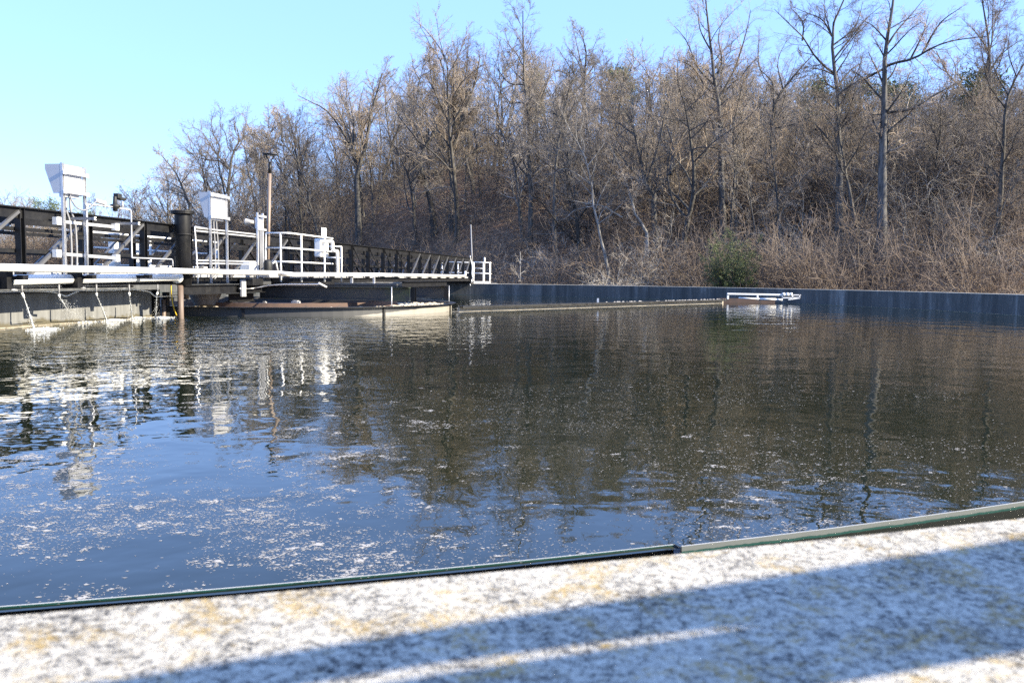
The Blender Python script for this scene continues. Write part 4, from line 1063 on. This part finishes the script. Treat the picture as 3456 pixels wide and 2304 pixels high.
# hero trees, traced by their limbs, each standing at its own distance
def c4(x, y): return (450+x*.4464, 300+y*.4464)
def c5(x, y): return (1400+x*.6378, y*.6378)
def c6b(x, y): return (2400+x*.7017, y*.7017)
def resample(p, n):
    p = np.asarray(smooth_line([tuple(q) for q in p], 6)); s = np.r_[0, np.cumsum(np.linalg.norm(np.diff(p, axis=0), axis=1))]
    u = np.linspace(0, s[-1], n+1); return np.stack([np.interp(u, s, p[:, k]) for k in range(3)], -1)
def hero(label, fn, Y, trunks, limbs, rpx, seed, mat='bark', dens=1.0, cmat='twig', auto=14, trp=.05, ratio=.5):
    """trunks / limbs: pixel polylines; rpx: trunk width in photo pixels at its foot"""
    g = np.random.default_rng(seed); sc = Y/FPX
    T = []
    for tpx in trunks:
        p = [ond(*fn(*q), Y) for q in tpx]
        zb = float(terr(np.array(p[0][0]), np.array(Y)))-.3
        if p[0][2] > zb+.3: p = [np.array([p[0][0]+(p[0][0]-p[1][0])*.15, Y, zb])]+p
        T.append(resample(p, 12))
    o = thing('bare_tree', label, 'tree', tuple(T[0][0]), 0, None); org = np.array(T[0][0])
    P = np.stack(T)-org
    for k in range(len(P)): P[k, :, 1] += np.linspace(0, g.normal(0, .9), 13)*(k > 0)+.12*g.normal(size=13).cumsum()*.3
    n = 12; tt = np.linspace(0, 1, n+1)
    Rd = np.stack([(rpx*1.08*sc/2)*(1.15-1.0*tt**.8)*(1 if k == 0 else .7) for k in range(len(P))])
    Rd = np.maximum(Rd, .02)
    L = []; RL = []
    for l in limbs:
        p = np.array([ond(*fn(*q), Y) for q in l]); ln = np.linalg.norm(p[-1]-p[0]); dy = g.uniform(-.55, .55)*ln
        p = resample(p, 9)-org; p[:, 1] += np.linspace(0, 1, 10)**1.2*dy
        # start on the trunk's own depth
        j = np.unravel_index(np.argmin(((P-p[0])**2)[..., [0, 2]].sum(-1)), P.shape[:2]); p[:, 1] += P[j][1]
        r0 = max(.018, min(Rd[j]*.7, ln*.017+.02)); L.append(p); RL.append(r0*(1-.8*np.linspace(0, 1, 10)))
    if L: L1 = np.stack(L); R1 = np.stack(RL)
    q = kids(P, Rd, auto, .36, .99, 22, 58, .24, .42, g); A1, AR = grow(q[0], q[1], q[2], np.maximum(q[3], .02), 9, .12, .06, .25, g)
    if L: A1 = np.concatenate([L1, A1]); AR = np.concatenate([R1, AR])
    m = int(round(11*dens))
    mr = .0042*Y/60
    cfg = [(m, 5, .18, .98, 25, 62, .40, .45, .14, trp, .35, 4, mr*2.3), (7, 4, .15, 1, 25, 60, ratio, .55, .17, trp*.7, .45, 3, mr*1.5), (6, 3, .15, 1, 22, 60, .62, .7, .17, .03, .5, 3, mr)]
    bt = fine(A1, AR, g, cfg, 0)
    V1, F1 = tubes([(P, Rd, 10)]); obj('trunk', mesh_tri('trunk', V1, F1, M[mat], True), o)
    V2, F2 = tubes([(A1, AR, 6)]); obj('limbs', mesh_tri('limbs', V2, F2, M[mat], True), o)
    V3, F3 = tubes(bt); obj('crown', mesh_tri('crown', V3, F3, M[cmat], False), o)
    return o
hero('bare spreading oak with crooked limbs standing alone left of the lamp post', c4, 104,
     [[(722, 1060), (716, 860), (720, 700), (735, 600), (740, 500), (770, 455), (795, 440), (802, 370), (785, 300)]],
     [[(712, 610), (660, 550), (560, 540), (470, 510), (400, 450), (370, 455)], [(704, 695), (640, 655), (570, 640), (500, 610), (460, 600)], [(716, 595), (640, 500), (600, 430), (560, 350), (500, 315), (460, 330)],
      [(740, 480), (712, 430), (700, 340), (660, 280), (672, 180), (650, 130)], [(800, 380), (770, 300), (800, 220), (790, 170)], [(770, 470), (830, 390), (870, 250), (890, 150)], [(738, 685), (770, 625), (830, 600), (870, 570)], [(640, 640), (610, 600), (580, 590)], [(640, 500), (650, 440), (600, 330), (590, 240), (620, 160)], [(560, 540), (500, 490), (420, 480), (360, 440)]], 18, 1, dens=.9)
hero('bare leaning bushy tree with vines at the left end of the wood', c4, 98,
     [[(430, 960), (420, 870), (375, 760), (330, 650), (270, 570), (215, 505)]],
     [[(375, 760), (300, 720), (200, 670), (90, 690)], [(330, 650), (330, 560), (290, 520)], [(400, 820), (300, 790), (180, 760)], [(360, 720), (420, 620), (430, 540)], [(300, 610), (220, 600), (150, 610)]], 15, 2, dens=1.2)
hero('bare vase shaped tree behind the near lamp post', c4, 112, [[(985, 900), (988, 720), (992, 560), (1000, 440), (1060, 290), (1080, 230)]],
     [[(992, 520), (960, 420), (880, 340)], [(996, 450), (990, 330), (970, 260)], [(990, 600), (930, 500), (860, 470)], [(995, 470), (1100, 400), (1180, 350)]], 13, 3)
hero('tall vase shaped tree with several rising stems at the left of the main wood', c4, 86,
     [[(1700, 1030), (1695, 860), (1690, 620), (1745, 490), (1800, 180), (1850, 0), (1880, -120)]],
     [[(1692, 600), (1640, 420), (1570, 250), (1450, 20), (1420, -60)], [(1690, 560), (1600, 400), (1480, 380), (1420, 330)], [(1660, 460), (1650, 250), (1600, 50), (1560, -80)], [(1750, 470), (1700, 300), (1680, 100), (1700, -80)], [(1640, 420), (1500, 200), (1380, 130), (1290, 90)], [(1780, 300), (1840, 180), (1950, 60)]], 22, 4)
hero('crooked dark trunked tree leaning left above the middle of the truss', c5, 78,
     [[(100, 1200), (80, 1050), (45, 940), (28, 870), (40, 800), (75, 745), (130, 650), (190, 600)]],
     [[(40, 800), (0, 690), (-60, 600), (-110, 420)], [(75, 745), (60, 600), (20, 500), (-20, 330)], [(60, 760), (10, 640), (-20, 560)], [(130, 650), (150, 520), (120, 400), (60, 300)], [(60, 600), (-60, 480), (-180, 350)]], 22, 5)
hero('tall twin stemmed tree with a high fan crown above the far bridge end', c5, 76,
     [[(195, 1100), (200, 960), (188, 850), (212, 740), (240, 680), (258, 590), (300, 500), (330, 380), (345, 300)], [(195, 1000), (186, 850), (175, 740), (170, 640), (120, 520), (90, 430), (80, 300)]],
     [[(215, 735), (205, 600), (200, 450), (205, 300)], [(245, 660), (290, 600), (370, 555)], [(170, 640), (200, 560), (260, 400), (290, 200)], [(200, 900), (290, 810), (380, 760), (450, 735)], [(120, 520), (60, 400), (30, 330)], [(300, 500), (270, 400), (280, 280), (250, 200)]], 21, 6)
hero('tall dark slender tree whose top stands highest over the middle of the wood', c5, 66,
     [[(605, 1500), (610, 1250), (615, 1000), (602, 850), (604, 650), (596, 550), (580, 450), (570, 340), (586, 250), (562, 130), (572, 60)]],
     [[(570, 345), (535, 280), (495, 235), (470, 130)], [(604, 640), (650, 570), (690, 470), (740, 300)], [(580, 548), (540, 540), (510, 545), (440, 430)], [(604, 700), (690, 670), (740, 640)], [(582, 450), (500, 440), (450, 380), (410, 300)], [(600, 600), (620, 500), (690, 360), (700, 270)], [(560, 130), (530, 80), (525, 50)], [(604, 660), (500, 665), (470, 690)]], 20, 7)
hero('fan crowned tree on the ridge right of the highest treetop', c5, 112, [[(890, 640), (892, 470), (900, 380), (905, 260), (870, 160)]],
     [[(893, 450), (870, 330), (800, 210)], [(897, 420), (930, 300), (970, 190)], [(895, 400), (860, 270), (830, 160)], [(893, 470), (830, 370), (770, 270)], [(900, 430), (960, 330), (1010, 260)]], 15, 8)
hero('broad low forked tree with wide spreading limbs behind the wall, dark trunk', c5, 57,
     [[(1275, 1260), (1262, 1120), (1265, 1025), (1215, 960), (1190, 830), (1165, 720), (1145, 640), (1080, 540)]],
     [[(1262, 1025), (1330, 970), (1350, 925), (1410, 850), (1540, 765)], [(1330, 960), (1400, 780), (1440, 690), (1540, 590)], [(1215, 965), (1130, 880), (1080, 820), (1000, 740)], [(1190, 830), (1230, 700), (1250, 560), (1230, 430)], [(1225, 975), (1290, 740), (1310, 600), (1330, 480)], [(1165, 720), (1050, 620), (960, 510)], [(1205, 960), (1100, 940), (980, 980), (880, 960)], [(1265, 1040), (1350, 1000), (1400, 1010)], [(1145, 640), (1160, 520), (1100, 400)], [(1350, 925), (1380, 760), (1360, 620), (1400, 480)]], 24, 9, dens=1.1)
hero('pale crooked stem leaning left beside the broad low forked tree', c5, 55,
     [[(1228, 1250), (1215, 1200), (1172, 1150), (1145, 1050), (1112, 950), (1060, 830), (1030, 770)]],
     [[(1145, 1050), (1190, 980), (1200, 900)], [(1100, 1150), (1050, 1120), (1010, 1090), (900, 1060)], [(1060, 830), (960, 700), (900, 640)]], 14, 10, 'pale')
hero('leaning white barked sycamore with blotched trunk reaching the wall', c5, 50,
     [[(1032, 1500), (1012, 1370), (985, 1270), (958, 1130), (936, 1060), (940, 985), (912, 880), (890, 800), (820, 690), (780, 600)]],
     [[(936, 1060), (915, 1080), (870, 1070), (800, 1060)], [(938, 980), (850, 910), (790, 885), (735, 910), (685, 910)], [(890, 800), (830, 790), (790, 700), (700, 680)], [(912, 880), (1000, 760), (1010, 680)], [(900, 840), (880, 700), (900, 600), (860, 480)], [(950, 1090), (850, 1110), (790, 1160), (750, 1160)]], 11, 11, 'pale')
hero('tall dark tree with rising limbs, left of the green shrub', c6b, 56,
     [[(60, 1100), (52, 900), (50, 780), (44, 600), (35, 480), (15, 370), (0, 220), (-20, 60), (-30, -60)]],
     [[(38, 470), (90, 380), (130, 280), (165, 150), (180, 60)], [(30, 420), (-60, 330), (-120, 200), (-180, 130)], [(48, 620), (110, 590), (170, 548), (210, 545)], [(15, 370), (60, 300), (60, 150), (100, 40)], [(30, 440), (-20, 430), (-100, 330), (-200, 300)], [(5, 250), (-60, 150), (-80, 40)], [(44, 690), (100, 705)]], 23, 12)
hero('thin grey tree just right of the tall dark tree, its top bent', c6b, 54,
     [[(98, 1080), (100, 980), (120, 780), (104, 640), (130, 500), (160, 380)]], [[(118, 790), (180, 765), (230, 735), (290, 640)], [(130, 500), (100, 420), (110, 300)]], 13, 13)
hero('ivy dark tree with pale curved upper stems in front of the ridge', c6b, 62,
     [[(292, 1000), (285, 780), (290, 600), (296, 520), (345, 430), (420, 340), (490, 265)]],
     [[(296, 520), (290, 400), (220, 330), (215, 180)], [(345, 430), (320, 300), (370, 180)], [(300, 620), (400, 600), (450, 570)], [(330, 470), (240, 330), (250, 130)]], 17, 14)
hero('tall forked tree with a wide open crown, left of the straight pale trunk', c6b, 50,
     [[(612, 1380), (615, 1100), (618, 900), (610, 600), (612, 450), (598, 370), (594, 290), (578, 160), (600, 90), (640, 0)]],
     [[(600, 355), (540, 315), (480, 252), (440, 190), (370, 130), (290, 60)], [(618, 460), (690, 400), (760, 365), (830, 335)], [(594, 280), (660, 200), (750, 90), (830, 20)], [(580, 170), (550, 85), (490, 40), (430, -5)], [(600, 362), (530, 338), (440, 330)], [(585, 220), (700, 130), (760, 40), (790, -40)], [(612, 540), (540, 480), (480, 440)], [(605, 420), (700, 320), (800, 260)], [(440, 195), (450, 100), (400, 20)], [(578, 160), (560, 50), (570, -40)]], 30, 15, dens=1.2)
hero('tall straight trunked grey tree with sunlit right edge, near the right side', c6b, 46,
     [[(822, 1380), (824, 1200), (828, 1000), (830, 800), (834, 600), (838, 450), (835, 320), (850, 200), (856, 100), (882, 10), (890, -80)]],
     [[(850, 215), (905, 140), (980, 60), (1050, -20)], [(846, 316), (900, 300), (960, 290), (1030, 250), (1110, 222), (1250, 216)], [(846, 542), (980, 520), (1050, 472), (1200, 388)], [(828, 548), (770, 550), (742, 490)], [(832, 330), (770, 365), (690, 400), (640, 450)], [(1020, 255), (1090, 120), (1180, 50)], [(850, 200), (780, 120), (720, 90)], [(840, 280), (810, 230), (770, 170)], [(960, 290), (1000, 180), (1010, 90)], [(836, 700), (790, 600), (750, 520)], [(838, 770), (900, 755)]], 36, 16, dens=1.0)
hero('slim twin stemmed tree at the top right, bluish against the sky', c6b, 60,
     [[(1335, 700), (1335, 480), (1332, 300), (1315, 130), (1290, 0), (1280, -80)], [(1338, 420), (1345, 290), (1372, 180), (1376, 0), (1380, -80)]],
     [[(1372, 180), (1410, 60), (1430, -40)], [(1340, 340), (1380, 270), (1470, 200)], [(1330, 260), (1300, 150), (1260, 60)]], 18, 17)
hero('leaning grey tree right of the straight trunk, bent to the left', c6b, 58,
     [[(1330, 640), (1290, 520), (1235, 440), (1150, 360), (1120, 300), (1090, 240)]], [[(1180, 385), (1200, 300), (1180, 220)], [(1140, 345), (1060, 310), (1000, 260)]], 15, 18)
hero('thick leaning tree cut by the right edge of the photo', c6b, 44,
     [[(1410, 640), (1420, 500), (1450, 410), (1505, 310), (1560, 220)]], [[(1430, 460), (1380, 330), (1390, 200)], [(1470, 370), (1440, 250), (1460, 120)], [(1420, 520), (1340, 420), (1300, 300)]], 20, 19)
hero('small pale sapling with upswept branches standing just above the wall', lambda x, y: (1440+x*.2381, 820+y*.2381), 47,
     [[(1325, 590), (1325, 450), (1328, 250), (1326, 120)]], [[(1322, 520), (1260, 400), (1225, 330)], [(1325, 440), (1390, 390), (1440, 320)], [(1322, 480), (1250, 420), (1180, 300)], [(1327, 300), (1280, 200), (1250, 150)], [(1328, 330), (1345, 290)]], 3.5, 20, 'pale', .4, 'twig', 2)

# evergreens
def evergreen(name, label, foot, H, Wd, seed, n, leaf, group=None, shape='cone', lean=0.0, low=.15):
    g = np.random.default_rng(seed); o = thing(name, label, 'tree' if name != 'evergreen_shrub' else 'shrub', tuple(foot), 0, group)
    P, Rd = grow(np.zeros((1, 3)), np.array([[lean, 0, 1.0]]), np.array([H*.97]), np.array([max(.05, H*.013)]), 8, .03, .02, .2, g)
    q = kids(P, Rd, 26 if shape == 'round' else 46, low, .99, 50, 85, .1, .3, g)
    t = (q[0][:, 2]/H).clip(0, 1); Ln = Wd*((1-t)**.75 if shape == 'cone' else (1-t**2.2)*(.8+.3*np.sin(t*9+3*np.arctan2(q[1][:, 1], q[1][:, 0])))*g.uniform(.3, 1.15, len(t)) if shape == 'bush' else (1.1-abs(t-.75)*2.2).clip(.2, 1))*g.uniform(.6, 1.15, len(t))+.1
    L1, R1 = grow(q[0], q[1], Ln, np.maximum(q[3]*.6, .012), 5, .1, .05, .3, g)
    Vt, Ft = tubes([(P, Rd, 7), (L1, R1, 4)]); obj('trunk', mesh_tri('trunk', Vt, Ft, M['bark'], True), o)
    bi = g.integers(0, len(L1), n); u = .25+.8*g.random(n)**.7; k = np.clip((u*5).astype(int), 0, 4)
    c = L1[bi, k]+(L1[bi, k+1]-L1[bi, k])*(u*5-k)[:, None]+g.normal(0, leaf*1.6, (n, 3))
    d = unit(g.normal(0, 1, (n, 3))+np.array([0, 0, .3])+unit(L1[bi, 5]-L1[bi, 0])*.9); s = unit(np.cross(d, g.normal(size=(n, 3))))
    ln = leaf*g.uniform(.6, 1.5, n)[:, None]; V = np.stack([c-s*leaf*.22, c+s*leaf*.22, c+d*ln*1.6], 1).reshape(-1, 3)
    obj('foliage', mesh_tri('foliage', V, np.arange(3*n).reshape(-1, 3), M['needles']), o); return o
b0 = ond(2462, 950, 42); zz = float(terr(np.array(b0[0]), np.array(42)))
def feathery(name, label, foot, H, seed, nst, nl, leaf):
    g = np.random.default_rng(seed); o = thing(name, label, 'shrub', tuple(foot))
    D = np.stack([g.normal(.1, .36, nst), g.normal(0, .32, nst), np.ones(nst)], -1)
    L = H*g.uniform(.45, 1.08, nst)*np.exp(-np.abs(D[:, 0])*.35)
    P, Rd = grow(np.stack([g.normal(0, .16, nst), g.normal(0, .16, nst), np.zeros(nst)], -1), unit(D), L, np.full(nst, .02), 8, .09, .03, .2, g)
    q = kids(P, Rd, 9, .2, 1, 25, 70, .3, .5, g); P2, R2 = grow(q[0], q[1], q[2], np.maximum(q[3], .005), 4, .15, .05, .4, g)
    V1, F1 = tubes([(P, Rd, 5), (P2, R2, 3)]); obj('stems', mesh_tri('stems', V1, F1, M['bark'], True), o)
    bi = g.integers(0, len(P2), nl); u = g.random(nl)**.7*3.999; k = u.astype(int)
    c = P2[bi, k]+(P2[bi, k+1]-P2[bi, k])*(u-k)[:, None]+g.normal(0, leaf*.7, (nl, 3))
    d = unit(g.normal(0, .8, (nl, 3))+unit(P2[bi, 4]-P2[bi, 0])); sd_ = unit(np.cross(d, g.normal(size=(nl, 3))))
    ln = leaf*g.uniform(.7, 1.9, nl)[:, None]; V = np.stack([c-sd_*leaf*.16, c+sd_*leaf*.16, c+d*ln*1.5], 1).reshape(-1, 3)
    obj('foliage', mesh_tri('foliage', V, np.arange(3*nl).reshape(-1, 3), M['needles']), o); return o
feathery('evergreen_shrub', 'ragged green cedar shrub behind the wall, only bright green plant in the wood', (b0[0], 42, zz-.1), (ond(2470, 806, 42)[2]-zz)*1.12, 5, 60, 18000, .062)
for i, (px, py, Y, lb, wd) in enumerate(((2115, 228, 118, 'dark green pine top on the ridge above the broad low forked tree', 2.4), (2280, 260, 112, 'small pine top on the ridge left of the tall dark tree', 2.0),
        (2735, 285, 96, 'pine crown on the ridge behind the ivy dark tree', 2.6), (2900, 290, 98, 'pine crown on the ridge between the two tallest right trees', 2.6), (3010, 290, 94, 'pine crown just right of the straight trunked tree', 2.4),
        (3300, 250, 74, 'dark pine on the ridge near the right edge', 2.2), (1800, 248, 116, 'small dark pine behind the highest treetop', 2.0), (178, 684, 150, 'distant flat topped pine above the truss at the left edge', 3.2), (262, 715, 150, 'distant small pine behind the left control box post', 2.0))):
    top = ond(px, py, Y); gz = float(terr(np.array(top[0]), np.array(Y)))
    evergreen('pine_tree', lb, (top[0], Y, gz), top[2]-gz, wd, 40+i, 4200, .26, None, 'round', 0, .45)

# ------------------------------------------------------------------ undergrowth: one tangled mass of thin stems
gu = np.random.default_rng(9)
def thicket(n, dlo, dhi, hlo, hhi, seed, m1, m2, minr, azlo=-33, azhi=34):
    g = np.random.default_rng(seed)
    az = g.uniform(azlo, azhi, n); d0 = np.interp(az, AZK, D0K); d = d0+dlo+(dhi-dlo)*g.random(n)**1.3
    x = d*np.sin(np.radians(az)); y = d*np.cos(np.radians(az))
    cl = vnoise(x+200, y+50, seed+50, .22)*.6+vnoise(x+200, y+50, seed+60, .6)*.4; kp = g.random(n) < np.clip((cl-.27)*3.4, .22, 1)*np.where((hlo > 4) & (d-d0 > 42), 1, 1-.8*np.clip(1-np.abs(az+3.5)/8, 0, 1)**.5*(dlo > -8))*np.where((az > 2) & (hlo < 2), .6, 1)
    az, x, y, cl = az[kp], x[kp], y[kp], cl[kp]; n = len(x); z = terr(x, y)
    H = (.5+cl)* g.uniform(hlo, hhi, n)*np.where(az < -20, .8, 1)
    D = unit(np.stack([g.normal(0, .6, n), g.normal(0, .6, n), np.ones(n)], -1))
    P, Rd = grow(np.stack([x, y, z-.1], -1), D, H, np.full(n, 1.0)*minr*2.4, 5, .24, -.05, .4, g)
    b = [(P, Rd, 3)]
    q = kids(P, Rd, m1, .1, 1, 20, 70, .55, .7, g); P2, R2 = grow(q[0], q[1], q[2], np.maximum(q[3], minr*1.2), 3, .2, .02, .5, g); b.append((P2, R2, 3))
    q = kids(P2, R2, m2, .1, 1, 25, 75, .5, .8, g); P3, R3 = grow(q[0], q[1], q[2], np.maximum(q[3], minr), 2, .22, 0, .5, g); b.append((P3, R3, 3))
    return b
bt = thicket(5600, -5, 14, 1.2, 4.4, 1, 7, 4, .0085)+thicket(4000, 10, 60, 2.2, 6.5, 2, 7, 4, .0125)+thicket(1100, 0, 34, 4.5, 9.0, 7, 9, 6, .016, -36, -17)
Vu, Fu = tubes(bt)
props(obj('undergrowth', mesh_tri('undergrowth', Vu, Fu, M['brush'])), 'tangled brown undergrowth of thin bare stems covering the slope', 'undergrowth', None, 'stuff')
# far wood high on the slope: bare stems and twigs too many to count
bt = thicket(3200, 14, 95, 5.5, 10.5, 3, 9, 6, .0135)
Vu, Fu = tubes(bt)
props(obj('far_wood', mesh_tri('far_wood', Vu, Fu, M['twig'])), 'mass of thin bare trees filling the upper slope', 'wood', None, 'stuff')

# pale tangled shrubs that stand out of the undergrowth along the wall
def tangle(label, px, py, Y, wd, H, seed, mat, droop=-.16):
    g = np.random.default_rng(seed); f = ond(px, py, Y); zb = float(terr(np.array(f[0]), np.array(Y)))
    o = thing('tangled_shrub', label, 'shrub', (f[0], Y, zb-.1), g.uniform(0, 6))
    n = 26; D = unit(np.stack([g.normal(0, .45, n), g.normal(0, .45, n), np.ones(n)], -1))
    P, Rd = grow(np.stack([g.normal(0, wd*.25, n), g.normal(0, wd*.25, n), np.zeros(n)], -1), D, H*g.uniform(.7, 1.5, n), np.full(n, .022), 9, .16, droop, .3, g)
    q = kids(P, Rd, 9, .25, 1, 25, 70, .4, .6, g); P2, R2 = grow(q[0], q[1], q[2], np.maximum(q[3], .008), 5, .22, -.07, .4, g)
    q = kids(P2, R2, 6, .1, 1, 25, 75, .5, .8, g); P3, R3 = grow(q[0], q[1], q[2], np.maximum(q[3], .0055), 3, .25, -.03, .5, g)
    V1, F1 = tubes([(P, Rd, 5)]); obj('stems', mesh_tri('stems', V1, F1, M[mat], True), o)
    V2, F2 = tubes([(P2, R2, 3), (P3, R3, 3)]); obj('twigs', mesh_tri('twigs', V2, F2, M['paletwig' if mat == 'pale' else 'twig'], False), o)
M['paletwig'] = make_bark('bleached_twigs', (.24, .205, .165), (.46, .41, .34), .8, 1.1)
for k, (px, py, Y, wd, H, mt, lb) in enumerate((
    (2190, 900, 48, 2.2, 3.4, 'pale', 'bleached tangle of arching vines at the foot of the broad low forked tree'),
    (2060, 940, 46, 1.4, 2.2, 'pale', 'small pale arching shrub behind the wall below the leaning sycamore'),
    (2330, 930, 47, 1.6, 2.6, 'bark', 'brown arching shrub just left of the green cedar shrub'),
    (2690, 860, 50, 2.2, 4.2, 'pale', 'pale fan shaped shrub on the slope left of the forked tree with wide open crown'),
    (2920, 820, 48, 2.0, 4.4, 'bark', 'tall drooping brown shrub between the two tallest right trees'),
    (3060, 760, 49, 2.0, 5.0, 'pale', 'tall pale drooping shrub right of the straight trunked tree'),
    (3270, 900, 44, 2.4, 3.2, 'bark', 'wide brown thicket shrub near the lower right end of the wall'),
    (3400, 930, 42, 2.2, 2.6, 'pale', 'pale sprawling shrub at the right edge just above the wall'),
    (1850, 850, 58, 2.2, 4.0, 'bark', 'dark tangled shrub right of the far railing landing'),
    (1560, 800, 64, 2.4, 4.6, 'bark', 'loose brown shrub on the slope behind the far lamp post'),
    (2560, 900, 48, 1.6, 3.0, 'bark', 'brown leafy looking tangle right of the green cedar shrub'))):
    tangle(lb, px, py, Y, wd, H, 300+k, mt)
